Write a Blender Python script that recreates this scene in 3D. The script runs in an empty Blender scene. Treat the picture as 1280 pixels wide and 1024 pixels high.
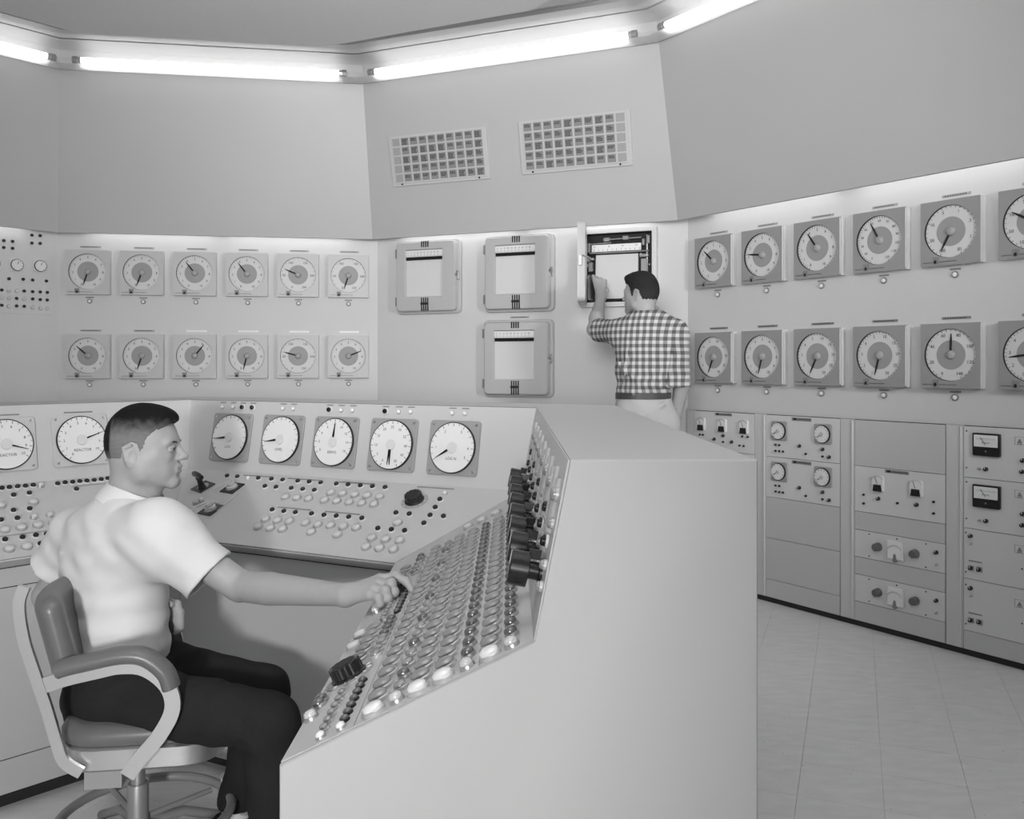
import bpy, math, random
import numpy as np
from mathutils import Matrix, Vector
random.seed(7); RNG = np.random.RandomState(5)
S = bpy.context.scene
COL = S.collection
# ------------------------------------------------------------------ camera, exposure, lights
FPX, CXP, HYP, EYE = 1100.0, 640.0, 456.0, 1.35      # focal length and horizon in pixels (1280x1024), eye height in m
cam = bpy.data.cameras.new('camera'); cam_o = bpy.data.objects.new('camera', cam); COL.objects.link(cam_o)
cam.sensor_width = 36; cam.lens = 36*FPX/1280; cam.shift_y = -(512-HYP)/1280; cam.clip_start = .05
cam_o.location = (0, 0, EYE); cam_o.rotation_euler = (math.pi/2, 0, 0)
S.camera = cam_o
S.view_settings.view_transform = 'Standard'; S.view_settings.look = 'None'
S.view_settings.exposure = 0.0; S.view_settings.gamma = 1.0; S.view_settings.use_curve_mapping = False
w = bpy.data.worlds.new('world'); S.world = w; w.use_nodes = True
w.node_tree.nodes['Background'].inputs[0].default_value = (.05, .05, .05, 1)
w.node_tree.nodes['Background'].inputs[1].default_value = 1.0
def area(name, loc, target, size, power, sy=None, spread=180):
    l = bpy.data.lights.new(name, 'AREA'); l.energy = power; l.size = size; l.spread = math.radians(spread)
    if sy: l.shape = 'RECTANGLE'; l.size_y = sy
    o = bpy.data.objects.new(name, l); COL.objects.link(o); o.location = loc
    o.rotation_euler = (Vector(target)-Vector(loc)).to_track_quat('-Z', 'Y').to_euler(); return o
area('flood_camera', (-.4, -1.9, 1.38), (-1.1, 2.5, .85), .3, 13, spread=60)
area('flood_right', (2.3, 1.5, 1.95), (.0, 5.8, 1.55), .3, 11, spread=75)
area('bounce_flood', (-.4, .2, 2.35), (-.3, 4.4, 4.2), 1.2, 76, spread=100)
area('room_fill', (0, -2.3, 2.2), (0, 2.0, 3.0), 2.4, 34)
TUBE_E, SOFFIT_E = 5.0, 6.5

# ------------------------------------------------------------------ materials
def lin(s):
    s /= 255.0
    return s/12.92 if s <= .04045 else ((s+.055)/1.055)**2.4
MATS = {}
def mat(name, grey, rough=.5, spec=.4, metal=0, bump=0, bscale=200, mottle=0, mscale=8, emit=0, trans=0, coat=0):
    """procedural grey material; grey is linear albedo"""
    if name in MATS: return MATS[name]
    m = bpy.data.materials.new(name); m.use_nodes = True; nt = m.node_tree; b = nt.nodes['Principled BSDF']
    b.inputs['Base Color'].default_value = (grey, grey, grey, 1)
    b.inputs['Roughness'].default_value = rough; b.inputs['Metallic'].default_value = metal
    b.inputs['Specular IOR Level'].default_value = spec
    if trans: b.inputs['Transmission Weight'].default_value = trans
    if coat: b.inputs['Coat Weight'].default_value = coat; b.inputs['Coat Roughness'].default_value = .08
    if emit:
        b.inputs['Emission Color'].default_value = (1, 1, 1, 1); b.inputs['Emission Strength'].default_value = emit
    tc = nt.nodes.new('ShaderNodeTexCoord')
    if mottle:
        n = nt.nodes.new('ShaderNodeTexNoise'); n.inputs['Scale'].default_value = mscale; n.inputs['Detail'].default_value = 4
        r = nt.nodes.new('ShaderNodeMapRange'); r.inputs[3].default_value = grey*(1-mottle); r.inputs[4].default_value = grey*(1+mottle)
        nt.links.new(tc.outputs['Object'], n.inputs['Vector']); nt.links.new(n.outputs['Fac'], r.inputs[0])
        nt.links.new(r.outputs[0], b.inputs['Base Color'])
    if bump:
        n = nt.nodes.new('ShaderNodeTexNoise'); n.inputs['Scale'].default_value = bscale; n.inputs['Detail'].default_value = 3
        bp = nt.nodes.new('ShaderNodeBump'); bp.inputs['Strength'].default_value = bump; bp.inputs['Distance'].default_value = .002
        nt.links.new(tc.outputs['Object'], n.inputs['Vector']); nt.links.new(n.outputs['Fac'], bp.inputs['Height'])
        nt.links.new(bp.outputs[0], b.inputs['Normal'])
    MATS[name] = m; return m
WALL = mat('wall_paint', .58, .55, .3, mottle=.02, mscale=3)
WALLU = mat('upper_wall_paint', .44, .45, .35, mottle=.03, mscale=2, bump=.05, bscale=60)
CONS = mat('console_enamel', .49, .75, .2, mottle=.015, mscale=4)
DESK = mat('desk_enamel', .50, .45, .4, mottle=.015, mscale=4)
LOWP = mat('console_lower_enamel', .42, .5, .3)
GAP = mat('dark_gap', .03, .8, .1)
KICK = mat('black_kick_base', .025, .5, .3)
CEIL = mat('ceiling_plaster', .66, .9, .1, bump=.6, bscale=90, mottle=.12, mscale=120)
CEILU = mat('cove_plaster', .6, .9, .1, bump=.4, bscale=90)
COVE = mat('cove_white', .52, .5, .3)
ACRYL = bpy.data.materials.new('frosted_acrylic'); ACRYL.use_nodes = True
_nt = ACRYL.node_tree; _mx = _nt.nodes.new('ShaderNodeMixShader'); _tr = _nt.nodes.new('ShaderNodeBsdfTranslucent'); _tr.inputs[0].default_value = (.8, .8, .8, 1); _mx.inputs[0].default_value = .6
_pb = _nt.nodes['Principled BSDF']; _pb.inputs['Base Color'].default_value = (.7, .7, .7, 1); _nt.links.new(_pb.outputs[0], _mx.inputs[1]); _nt.links.new(_tr.outputs[0], _mx.inputs[2]); _nt.links.new(_mx.outputs[0], _nt.nodes['Material Output'].inputs[0])
BLACK = mat('black_plastic', .012, .25, .5)
BLACKM = mat('black_matt', .02, .6, .3)
INK = mat('black_ink', .03, .7, .1)
DIALW = mat('dial_white', .62, .5, .3)
DIALC = mat('dial_bright_white', .72, .4, .4)
DIALG = mat('dial_grey_centre', .31, .5, .3)
HOUSR = mat('gauge_face_less_lit', .29, .45, .4)  # same satin paint on both walls; right wall's weaker light put into this grey
HOUSL = mat('gauge_face_more_lit', .50, .45, .4)  # left wall's stronger light on that paint, put into the colour
TRIMW = mat('pale_trim', .62, .4, .4)
STEEL = mat('satin_steel', .55, .3, .5, metal=.8)
CHROME = mat('chrome', .7, .12, .5, metal=1)
LABEL = mat('grey_label', .22, .5, .3)
LABELW = mat('white_label', .8, .4, .4)
PLATE = mat('mid_grey_plate', .33, .4, .4)
LENS = mat('frosted_lens', .24, .18, .6, coat=.5)
LENSW = mat('white_lens', .75, .2, .6, coat=.5)
LENSC = mat('clear_pale_lens', .52, .12, .6, coat=.6)
LENSD = mat('dark_lens', .10, .1, .7, coat=.6)
COLLAR = mat('button_collar', .5, .3, .5, metal=.3)
RACK = mat('rack_enamel', .56, .5, .3)
RACKD = mat('rack_blank_enamel', .52, .5, .3)
MODULE = mat('module_enamel', .62, .5, .3)
PAPER = mat('chart_paper', .62, .8, .1)
REC = mat('recorder_enamel', .46, .4, .4)
LEATHER = mat('grey_vinyl', .13, .35, .5, bump=.15, bscale=300)
ALU = mat('brushed_aluminium', .62, .34, .5, metal=.85)
ALUD = mat('grey_painted_steel', .3, .4, .5, metal=.3)
TUBE = mat('fluorescent_tube', .9, .3, .3, emit=TUBE_E)
TUBES = mat('soffit_tube', .9, .3, .3, emit=SOFFIT_E)
TILE = mat('window_tile', .24, .4, .3)
TILEB = mat('window_tile_blank', .33, .4, .3)

# ------------------------------------------------------------------ mesh helper
GLY = {}
def glyph(s):
    if s in GLY: return GLY[s]
    c = bpy.data.curves.new('t', 'FONT'); c.body = s; c.size = 1; c.align_x = 'CENTER'; c.align_y = 'CENTER'; c.resolution_u = 2
    o = bpy.data.objects.new('t', c); COL.objects.link(o)
    dg = bpy.context.evaluated_depsgraph_get(); me = bpy.data.meshes.new_from_object(o.evaluated_get(dg))
    r = ([tuple(v.co) for v in me.vertices], [tuple(p.vertices) for p in me.polygons])
    bpy.data.objects.remove(o); bpy.data.curves.remove(c); bpy.data.meshes.remove(me)
    GLY[s] = r; return r
class MB:
    def __init__(s): s.v = []; s.f = []; s.m = []
    def add(s, v, f, m=0):
        o = len(s.v); s.v += [tuple(map(float, p)) for p in v]; s.f += [tuple(i+o for i in q) for q in f]; s.m += [m]*len(f); return s
    def box(s, x0, x1, y0, y1, z0, z1, m=0, c=0):
        """box, with the edges of the z1 face chamfered by c"""
        if not c:
            v = [(x, y, z) for z in (z0, z1) for x, y in ((x0, y0), (x1, y0), (x1, y1), (x0, y1))]
            return s.add(v, [(3, 2, 1, 0), (4, 5, 6, 7), (0, 1, 5, 4), (1, 2, 6, 5), (2, 3, 7, 6), (3, 0, 4, 7)], m)
        v = [(x, y, z) for z, e in ((z0, 0), (z1-c, 0), (z1, c)) for x, y in ((x0+e, y0+e), (x1-e, y0+e), (x1-e, y1-e), (x0+e, y1-e))]
        f = [(3, 2, 1, 0), (8, 9, 10, 11)]
        for k in (0, 4): f += [(k+i, k+(i+1) % 4, k+4+(i+1) % 4, k+4+i) for i in range(4)]
        return s.add(v, f, m)
    def rrect(s, w, h, r, z0, z1, m=0, c=.002, n=4, cx=0, cy=0):
        """rounded slab"""
        def ring(e, z):
            o = []
            for qx, qy, a0 in ((1, 1, 0), (-1, 1, 90), (-1, -1, 180), (1, -1, 270)):
                for k in range(n+1):
                    a = math.radians(a0+90*k/n); rr = max(r-e, .0002)
                    o.append((cx+qx*(w/2-r)+rr*math.cos(a), cy+qy*(h/2-r)+rr*math.sin(a), z))
            return o
        R = [ring(0, z0), ring(0, z1-c), ring(c, z1)]; k = len(R[0]); v = R[0]+R[1]+R[2]
        f = [tuple(range(k-1, -1, -1)), tuple(range(2*k, 3*k))]
        for L in (0, k): f += [(L+i, L+(i+1) % k, L+k+(i+1) % k, L+k+i) for i in range(k)]
        return s.add(v, f, m)
    def lathe(s, prof, n=16, cx=0, cy=0, m=0, M=None):
        v = []; f = []
        for r, z in prof:
            for i in range(n):
                a = 2*math.pi*i/n; v.append((cx+r*math.cos(a), cy+r*math.sin(a), z))
        for k in range(len(prof)-1):
            f += [(k*n+i, k*n+(i+1) % n, (k+1)*n+(i+1) % n, (k+1)*n+i) for i in range(n)]
        f.append(tuple(range(n-1, -1, -1))); f.append(tuple((len(prof)-1)*n+i for i in range(n)))
        if M is not None: v = [tuple(M @ Vector(p)) for p in v]
        return s.add(v, f, m)
    def disc(s, r, z, n=24, cx=0, cy=0, m=0, r0=0):
        if r0:
            v = [(cx+q*math.cos(2*math.pi*i/n), cy+q*math.sin(2*math.pi*i/n), z) for q in (r, r0) for i in range(n)]
            return s.add(v, [(i, (i+1) % n, n+(i+1) % n, n+i) for i in range(n)], m)
        return s.add([(cx+r*math.cos(2*math.pi*i/n), cy+r*math.sin(2*math.pi*i/n), z) for i in range(n)], [tuple(range(n))], m)
    def poly(s, pts, z0, z1, m=0):
        n = len(pts); v = [(x, y, z0) for x, y in pts]+[(x, y, z1) for x, y in pts]
        return s.add(v, [tuple(range(n-1, -1, -1)), tuple(range(n, 2*n))]+[(i, (i+1) % n, n+(i+1) % n, n+i) for i in range(n)], m)
    def text(s, t, size, x, y, z, m=0, sx=1, rot=0):
        v, f = glyph(t); c, q = math.cos(rot), math.sin(rot)
        return s.add([(x+(c*a*sx-q*b)*size, y+(q*a*sx+c*b)*size, z) for a, b, _ in v], f, m)
    def sweep(s, path, sec, up=(0, 0, 1), m=0, closed=False, caps=True):
        """sweep the 2D section (side, up) along a path"""
        P = [Vector(p) for p in path]; n = len(P); k = len(sec); v = []
        upv = Vector(up)
        for i in range(n):
            a = P[(i-1) % n] if (closed or i) else P[0]; b = P[(i+1) % n] if (closed or i < n-1) else P[-1]
            t = (b-a).normalized(); side = t.cross(upv)
            if side.length < 1e-4: side = t.cross(Vector((1, 0, 0)))
            side.normalize(); u = side.cross(t).normalized()
            v += [P[i]+side*x+u*y for x, y in sec]
        f = []
        for i in range(n if closed else n-1):
            j = (i+1) % n; f += [(i*k+q, i*k+(q+1) % k, j*k+(q+1) % k, j*k+q) for q in range(k)]
        if caps and not closed: f += [tuple(range(k-1, -1, -1)), tuple((n-1)*k+q for q in range(k))]
        return s.add(v, f, m)
    def tube(s, path, r, n=8, m=0, closed=False, up=(0, 0, 1)):
        return s.sweep(path, [(r*math.cos(2*math.pi*i/n), r*math.sin(2*math.pi*i/n)) for i in range(n)], up, m, closed)
    def mesh(s, name, mats, sharp=35):
        me = bpy.data.meshes.new(name); me.from_pydata(s.v, [], s.f)
        for q in mats: me.materials.append(q)
        me.polygons.foreach_set('material_index', s.m); me.polygons.foreach_set('use_smooth', [True]*len(s.f)); me.update()
        if sharp: me.set_sharp_from_angle(angle=math.radians(sharp))
        return me
WM = {}
def put(name, me, parent=None, M=None):
    """M is relative to the parent"""
    o = bpy.data.objects.new(name, me); COL.objects.link(o)
    M = M if M is not None else Matrix.Identity(4)
    if parent: o.parent = parent
    o.matrix_local = M
    return o
def thing(name, label, cat, M=None, group=None, me=None):
    o = bpy.data.objects.new(name, me); COL.objects.link(o)
    M = M if M is not None else Matrix.Identity(4)
    o.matrix_world = M; o.matrix_basis = M; WM[o.name] = M
    o['label'] = label; o['category'] = cat
    if group: o['group'] = group
    return o
def putw(name, me, parent, Mw):
    return put(name, me, parent, WM[parent.name].inverted() @ Mw)
def struct(name, me, parent=None):
    o = put(name, me, parent); o['kind'] = 'structure'; WM[o.name] = Matrix.Identity(4); return o
T = Matrix.Translation
# ------------------------------------------------------------------ planes of the room
def ray(x, y): return Vector(((x-CXP)/FPX, 1, -(y-HYP)/FPX))
def at(x, y, D):
    r = ray(x, y)*D; return Vector((r.x, r.y, r.z+EYE))
class Plane:
    def __init__(s, O, U, V):
        s.O = Vector(O); s.U = Vector(U).normalized(); s.V = Vector(V).normalized(); s.N = s.U.cross(s.V).normalized()
    def p(s, u, v, h=0): return s.O+s.U*u+s.V*v+s.N*h
    def m(s, u, v, h=0, rot=0):
        M = Matrix.Identity(4); P = s.p(u, v, h)
        for i in range(3): M[i][0] = s.U[i]; M[i][1] = s.V[i]; M[i][2] = s.N[i]; M[i][3] = P[i]
        return M @ Matrix.Rotation(rot, 4, 'Z')
    def hit(s, x, y, h=0):
        r = ray(x, y); C = Vector((0, 0, EYE)); t = (s.O+s.N*h-C).dot(s.N)/r.dot(s.N); P = C+r*t-s.O
        return P.dot(s.U), P.dot(s.V)
C01 = Vector((-3.12, 6.037)); C12 = Vector((-.973, 6.371)); C23 = Vector((1.104, 5.522))
d0 = Vector((.873, 1)).normalized(); d3 = Vector((.709, -1)).normalized()
E0 = C01-d0*5.4; E3 = C23+d3*5.2
d1 = (C12-C01).normalized(); d2 = (C23-C12).normalized()
def nin(d): return Vector((d.y, -d.x))           # towards the room
def vplane(A, d): return Plane((A.x, A.y, 0), (d.x, d.y, 0), (0, 0, 1))
W0 = vplane(C01-d0, d0); W1 = vplane(C01, d1); W2 = vplane(C12, d2); W3 = vplane(C23, d3)
ROOM = [(E0, None), (C01, None), (C12, None), (C23, None), (E3, None)]
DIRS = [d0, d1, d2, d3]
def corner(i, off):
    """room corner i (0..4) moved inwards by off"""
    P = [E0, C01, C12, C23, E3][i]
    if i == 0: return P+nin(d0)*off
    if i == 4: return P+nin(d3)*off
    a, b = nin(DIRS[i-1]), nin(DIRS[i]); return P+(a+b)/(1+a.dot(b))*off
NAMES = ['left_end', 'left', 'back', 'right']
Z_SOF, Z_UP, Z_CL, Z_CU = 2.24, 3.28, 3.15, 3.42
for i in range(4):
    A, B = corner(i, 0), corner(i+1, 0); b = MB()
    b.add([(A.x, A.y, 0), (B.x, B.y, 0), (B.x, B.y, Z_CU), (A.x, A.y, Z_CU)], [(0, 1, 2, 3)])
    struct('wall_%s_lower' % NAMES[i], b.mesh('wall', [WALL]))
    b = MB(); v = []
    for (off, z) in ((.13, Z_SOF), (.36, Z_UP), (.335, Z_UP), (.105, Z_SOF)):
        for j in (i, i+1): q = corner(j, off); v.append((q.x, q.y, z))
    b.add(v, [(0, 1, 3, 2), (2, 3, 5, 4), (4, 5, 7, 6), (6, 7, 1, 0), (0, 2, 4, 6), (1, 7, 5, 3)])
    # lid of the soffit cavity
    a0, a1, a2, a3 = corner(i, 0), corner(i+1, 0), corner(i+1, .16), corner(i, .16)
    b.add([(q.x, q.y, 2.42) for q in (a0, a1, a2, a3)], [(0, 1, 2, 3)])
    struct('wall_%s_upper' % NAMES[i], b.mesh('wall_upper', [WALLU]))
# rear walls (behind the camera)
b = MB(); R1 = Vector((3.6, -2.6)); R0 = Vector((-3.9, -2.6))
for nm, A, B in (('wall_rear_right', E3, R1), ('wall_rear', R1, R0), ('wall_rear_left', R0, E0)):
    b = MB(); b.add([(A.x, A.y, 0), (B.x, B.y, 0), (B.x, B.y, Z_CU), (A.x, A.y, Z_CU)], [(0, 1, 2, 3)])
    struct(nm, b.mesh('wall', [WALLU]))
b = MB(); b.box(-8, 8, -3, 7, -.05, -.004); FLOOR = struct('floor', b.mesh('floor', [mat('floor_joint', .42, .7)]))
b = MB(); b.box(-8, 8, -3, 7, Z_CU, Z_CU+.05)
struct('ceiling_upper', b.mesh('ceiling', [CEILU]))
# dropped ceiling: a slab whose edge follows the walls
def dropedge():
    pts = [(-1.0745, 4.987), (.0935, 4.47), (.0935+.578*5, 4.47-.816*5)]
    a = Vector((-2.348, 4.783)); pts = [tuple(a-d0*5.2), tuple(a)]+pts
    return pts+[(3.5, -2.59), (-3.8, -2.59)]
b = MB(); b.poly(list(reversed(dropedge())), Z_CL, Z_CL+.05)
struct('ceiling_lower', b.mesh('ceiling_lower', [CEIL]))
# floor tiles
def floor_mat():
    m = bpy.data.materials.new('speckled_vinyl_tile'); m.use_nodes = True; nt = m.node_tree; b = nt.nodes['Principled BSDF']
    g = nt.nodes.new('ShaderNodeNewGeometry')
    n1 = nt.nodes.new('ShaderNodeTexNoise'); n1.inputs['Scale'].default_value = 9; n1.inputs['Detail'].default_value = 6
    mp = nt.nodes.new('ShaderNodeMapping'); mp.inputs['Rotation'].default_value = (0, 0, .6); mp.inputs['Scale'].default_value = (1, 3, 1)
    r1 = nt.nodes.new('ShaderNodeMapRange'); r1.inputs[1].default_value = .3; r1.inputs[2].default_value = .7; r1.inputs[3].default_value = .62; r1.inputs[4].default_value = .70
    n2 = nt.nodes.new('ShaderNodeTexNoise'); n2.inputs['Scale'].default_value = 75; n2.inputs['Detail'].default_value = 2
    r2 = nt.nodes.new('ShaderNodeMapRange'); r2.inputs[1].default_value = .70; r2.inputs[2].default_value = .76; r2.inputs[3].default_value = 1; r2.inputs[4].default_value = .45
    mu = nt.nodes.new('ShaderNodeMath'); mu.operation = 'MULTIPLY'
    nt.links.new(g.outputs['Position'], mp.inputs[0]); nt.links.new(mp.outputs[0], n1.inputs['Vector']); nt.links.new(g.outputs['Position'], n2.inputs['Vector'])
    nt.links.new(n1.outputs['Fac'], r1.inputs[0]); nt.links.new(n2.outputs['Fac'], r2.inputs[0])
    nt.links.new(r1.outputs[0], mu.inputs[0]); nt.links.new(r2.outputs[0], mu.inputs[1]); nt.links.new(mu.outputs[0], b.inputs['Base Color'])
    b.inputs['Roughness'].default_value = .45; b.inputs['Specular IOR Level'].default_value = .35; return m
FT = floor_mat(); tp = .2515; b = MB(); b.box(-tp/2+.0004, tp/2-.0004, -tp/2+.0004, tp/2-.0004, -.004, 0, 0, .0002)
tile_me = b.mesh('floor_tile', [FT]); ea = Vector((.932, -.363)); eb = Vector((.363, .932))
def inside(P):
    for A, d in ((C01, d0), (C01, d1), (C12, d2), (C23, d3)):
        if (P-A).dot(nin(d)) < -.2: return False
    return True
far_b = MB()
for i in range(-26, 27):
    for j in range(-20, 30):
        P = ea*(.335-tp/2+i*tp)+eb*(j*tp)
        if not inside(P) or abs(P.x) > 6 or P.y < -2.6: continue
        vis = False
        if P.y > 2.1:
            px = CXP+FPX*P.x/P.y; py = HYP+FPX*EYE/P.y
            if -60 < px < 1340 and py < 1090 and ((P.x > .25 and px > 900) or (P.x < -.3 and px < 330 and py > 930)): vis = True
        if vis: put('floor_tile', tile_me, FLOOR, T((P.x, P.y, 0)) @ Matrix.Rotation(math.atan2(ea.y, ea.x), 4, 'Z'))
        else:
            h = tp/2-.0006; q = [P+ea*sx*h+eb*sy*h for sx, sy in ((-1, -1), (1, -1), (1, 1), (-1, 1))]
            far_b.add([(k.x, k.y, 0) for k in q], [(0, 1, 2, 3)])
o = put('floor_tile', far_b.mesh('floor_tiles', [FT]), FLOOR); o['kind'] = 'stuff'

# ------------------------------------------------------------------ cove lighting and soffit tubes
def along(i, off, t0, t1, z):
    """segment inside wall i at offset off, shortened by t0 / t1 at its ends"""
    A, B = corner(i, off), corner(i+1, off); d = (B-A).normalized()
    A = A+d*t0; B = B-d*t1; return Vector((A.x, A.y, z)), Vector((B.x, B.y, z))
CL = ['far left', 'left wall', 'back wall', 'right wall']
for i in range(4):
    A0, B0 = along(i, .42, 0, 0, 3.28)
    M = T(A0); th = thing('cove_light', 'long fluorescent cove light with pale curved trough along the top of the %s' % ['left end wall', 'left gauge wall', 'recorder wall', 'right gauge wall'][i], 'light', M, 'cove lights round the ceiling')
    def wall_strip(prof, name, m, t=0):
        b = MB(); v = []
        for off, z in prof:
            for e in (0, 1):
                q = corner(i+e, off); d = DIRS[i]; q = q+d*(t if e == 0 else -t); v.append((q.x, q.y, z))
        n = len(prof); b.add(v, [(2*k, 2*k+1, 2*k+3, 2*k+2) for k in range(n-1)])
        return putw(name, b.mesh(name, [m]), th, Matrix.Identity(4))
    # lip below the tube, then reflector curving up behind and over it
    wall_strip([(.361, 3.268), (.38, 3.258), (.42, 3.254), (.465, 3.258), (.485, 3.268)], 'lip', ACRYL)
    wall_strip([(.372, 3.29), (.36, 3.34), (.38, 3.385), (.42, 3.405), (.50, 3.415)], 'reflector', COVE)
    wall_strip([(.60, 3.419), (.62, 3.402), (.70, 3.402), (.72, 3.419)], 'ceiling_channel', COVE)
    L = (B0-A0).length; seg = max(1, round(L/2.3)); 
    for k in range(seg):
        P, Q = along(i, .455, .13 if k == 0 else .13+L/seg*k-.06, .13, 3.298)
        d = (Q-P).normalized()
        if seg > 1: Q = P+d*(L/seg-.16)
        b = MB(); b.tube([P, Q], .019, 10); putw('tube', b.mesh('tube', [TUBE]), th, Matrix.Identity(4))
        for e, sgn in ((P, -1), (Q, 1)):
            b = MB(); b.tube([e, e+d*sgn*.02], .0205, 10, 1); b.tube([e+d*sgn*.02, e+d*sgn*.05], .026, 8); putw('tube_socket', b.mesh('tube_socket', [ALUD, STEEL]), th, Matrix.Identity(4))
    # concealed tube behind the lower edge of the upper wall
    th2 = thing('soffit_light', 'hidden fluorescent tubes behind the bottom edge of the upper wall, %s' % CL[i], 'light', T(along(i, .06, 0, 0, 2.32)[0]), 'soffit lights above the gauges')
    k = 0
    while True:
        P, Q = along(i, .055, .14, .14, 2.315); Lw = (Q-P).length; n = max(1, int(round(Lw/1.0))); d = (Q-P).normalized()
        if k >= n: break
        a, c = P+d*(Lw/n*k+.05), P+d*(Lw/n*(k+1)-.05)
        b = MB(); b.tube([a, c], .013, 8); putw('tube', b.mesh('tube', [TUBES]), th2, Matrix.Identity(4)); k += 1

# ------------------------------------------------------------------ wall gauges (square case, round dial)
def pointer_faces(b, r0, r1, w0, w1, ang, z, m, mid=None):
    """ang in degrees clockwise from twelve"""
    a = math.radians(ang); dx, dy = math.sin(a), math.cos(a); nx, ny = dy, -dx
    mid = mid or (r0+(r1-r0)*.6); wm = max(w0, w1)
    P = [(r0, w0/2), (mid, wm/2), (r1, w1/2), (r1, -w1/2), (mid, -wm/2), (r0, -w0/2)]
    b.poly([(dx*r+nx*q, dy*r+ny*q) for r, q in P][::-1], z, z+.002, m)
def square_hole(b, w, h, r, cx, cy, z, m, n=40):
    """front plate with a round hole"""
    v = []; 
    for i in range(n):
        a = 2*math.pi*i/n; c, s_ = math.cos(a), math.sin(a); v.append((cx+r*c, cy+r*s_, z))
    for i in range(n):
        a = 2*math.pi*i/n; c, s_ = math.cos(a), math.sin(a)
        tx = ((w/2-cx) if c > 0 else (w/2+cx))/max(abs(c), 1e-6); ty = ((h/2-cy) if s_ > 0 else (h/2+cy))/max(abs(s_), 1e-6)
        t = min(tx, ty); v.append((cx+t*c, cy+t*s_, z))
    b.add(v, [(i, n+i, n+(i+1) % n, (i+1) % n) for i in range(n)], m)
    for q in ((1, 1), (-1, 1), (-1, -1), (1, -1)):
        X, Y = q[0]*w/2, q[1]*h/2
        a = math.atan2(Y-cy, X-cx) % (2*math.pi); i = int(a/(2*math.pi/n)); p1, p2 = v[n+i], v[n+(i+1) % n]
        b.add([(X, Y, z), p1, p2], [(0, 1, 2)] if ((p1[0]-X)*(p2[1]-Y)-(p1[1]-Y)*(p2[0]-X)) > 0 else [(0, 2, 1)], m)
GW, GH, GD, GR = .284, .304, .052, .122
def gauge_case(face, key):
    b = MB()
    b.box(-GW/2, GW/2, -GH/2, GH/2, 0, .034, 0); b.box(-GW/2+.004, GW/2-.004, -GH/2+.004, GH/2-.004, .034, .040, 1)
    # front plate rim
    for x0, x1, y0, y1 in ((-GW/2, -GW/2+.006, -GH/2, GH/2), (GW/2-.006, GW/2, -GH/2, GH/2), (-GW/2, GW/2, -GH/2, -GH/2+.006), (-GW/2, GW/2, GH/2-.006, GH/2)):
        b.box(x0, x1, y0, y1, .040, GD, 0)
    square_hole(b, GW, GH, GR+.001, 0, .004, GD+.0004, 2)
    n = 40; v = [(q*math.cos(2*math.pi*i/n), .004+q*math.sin(2*math.pi*i/n), z) for q, z in ((GR+.001, GD+.0004), (GR-.001, GD-.0115)) for i in range(n)]
    b.add(v, [(i, n+i, n+(i+1) % n, (i+1) % n)[::-1] for i in range(n)], 3)
    return b.mesh('case_'+key, [TRIMW, LABEL, face, BLACKM])
CASES = {'r': gauge_case(HOUSR, 'r'), 'l': gauge_case(HOUSL, 'l')}
b = MB(); z = GD-.0108
b.disc(GR, z, 40, 0, .004, 0); b.disc(.069, z+.0008, 32, 0, .004, 1)
DIAL = b.mesh('dial', [DIALW, DIALG])
b = MB(); b.lathe([(.022, z), (.022, z+.004), (.017, z+.012), (.012, z+.015)], 14, 0, .004, 0); HUB = b.mesh('hub', [PLATE])
b = MB(); b.box(-.082, -.052, -.145, -.112, GD, GD+.003, 0); b.box(-.0705, -.0635, -.14, -.127, GD+.003, GD+.006, 1)
b.disc(.0075, GD+.0062, 12, -.067, -.136, 1)
LATCH = b.mesh('set_point_slide', [LABEL, INK])
b = MB()
for x in np.arange(-.128, .03, .0065):
    if not -.084 < x < -.05: b.box(x, x+.003, -.138, -.134, GD, GD+.0016, 0)
TICKS = b.mesh('scale_marks', [INK])
b = MB(); b.lathe([(.0165, 0), (.0165, .006), (.012, .009)], 14, 0, 0, 0); b.lathe([(.0115, .006), (.010, .013), (.005, .016)], 12, 0, 0, 1)
LAMP = b.mesh('indicator_lamp', [LABEL, LENSW])
b = MB(); b.box(-.026, .026, -.004, .004, 0, .003, 0); LAMPTAG = b.mesh('lamp_tag', [LABEL])
NPL = {}
for k, m in (('d', LABEL), ('w', LABELW), ('m', mat('mid_label', .33, .5))):
    b = MB(); b.box(-.068, .068, -.006, .006, 0, .004, 0)
    for x in np.arange(-.055, .05, .012): b.box(x, x+.007, -.002, .002, .004, .0045, 1)
    NPL[k] = b.mesh('name_strip', [m, INK if k != 'w' else TRIMW])
def numerals(labels, a0, a1, r, size, z, sy=.004, minor=0):
    b = MB(); n = len(labels)
    for k, t in enumerate(labels):
        a = math.radians(a0+(a1-a0)*k/(n-1))
        if t: b.text(t, size, r*math.sin(a), sy+r*math.cos(a), z, 0)
    if minor:
        for k in range(minor+1):
            a = a0+(a1-a0)*k/minor; pointer_faces(b, r+size*.75, r+size*1.05, .0018, .0018, a, z-.0015, 0)
    return b
DIGITS = {'a': ['0', '1', '2', '3', '4', '5', '6', '7', '8', '9', '10'], 'b': ['0', '20', '40', '60', '80', '100', '120', '140'],
          'c': ['100', '50', '10', '5', '1', '.5', '.1', '.01'], 'd': ['0', '50', '100', '150', '200', '250'],
          'e': ['0', '10', '20', '30', '40', '50', '60', '70', '80', '90', '100', '110', '120'], 'f': ['1', '2', '3', '4', '5', '10', '15', '20', '25', '30']}
NUMM = {}
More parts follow.
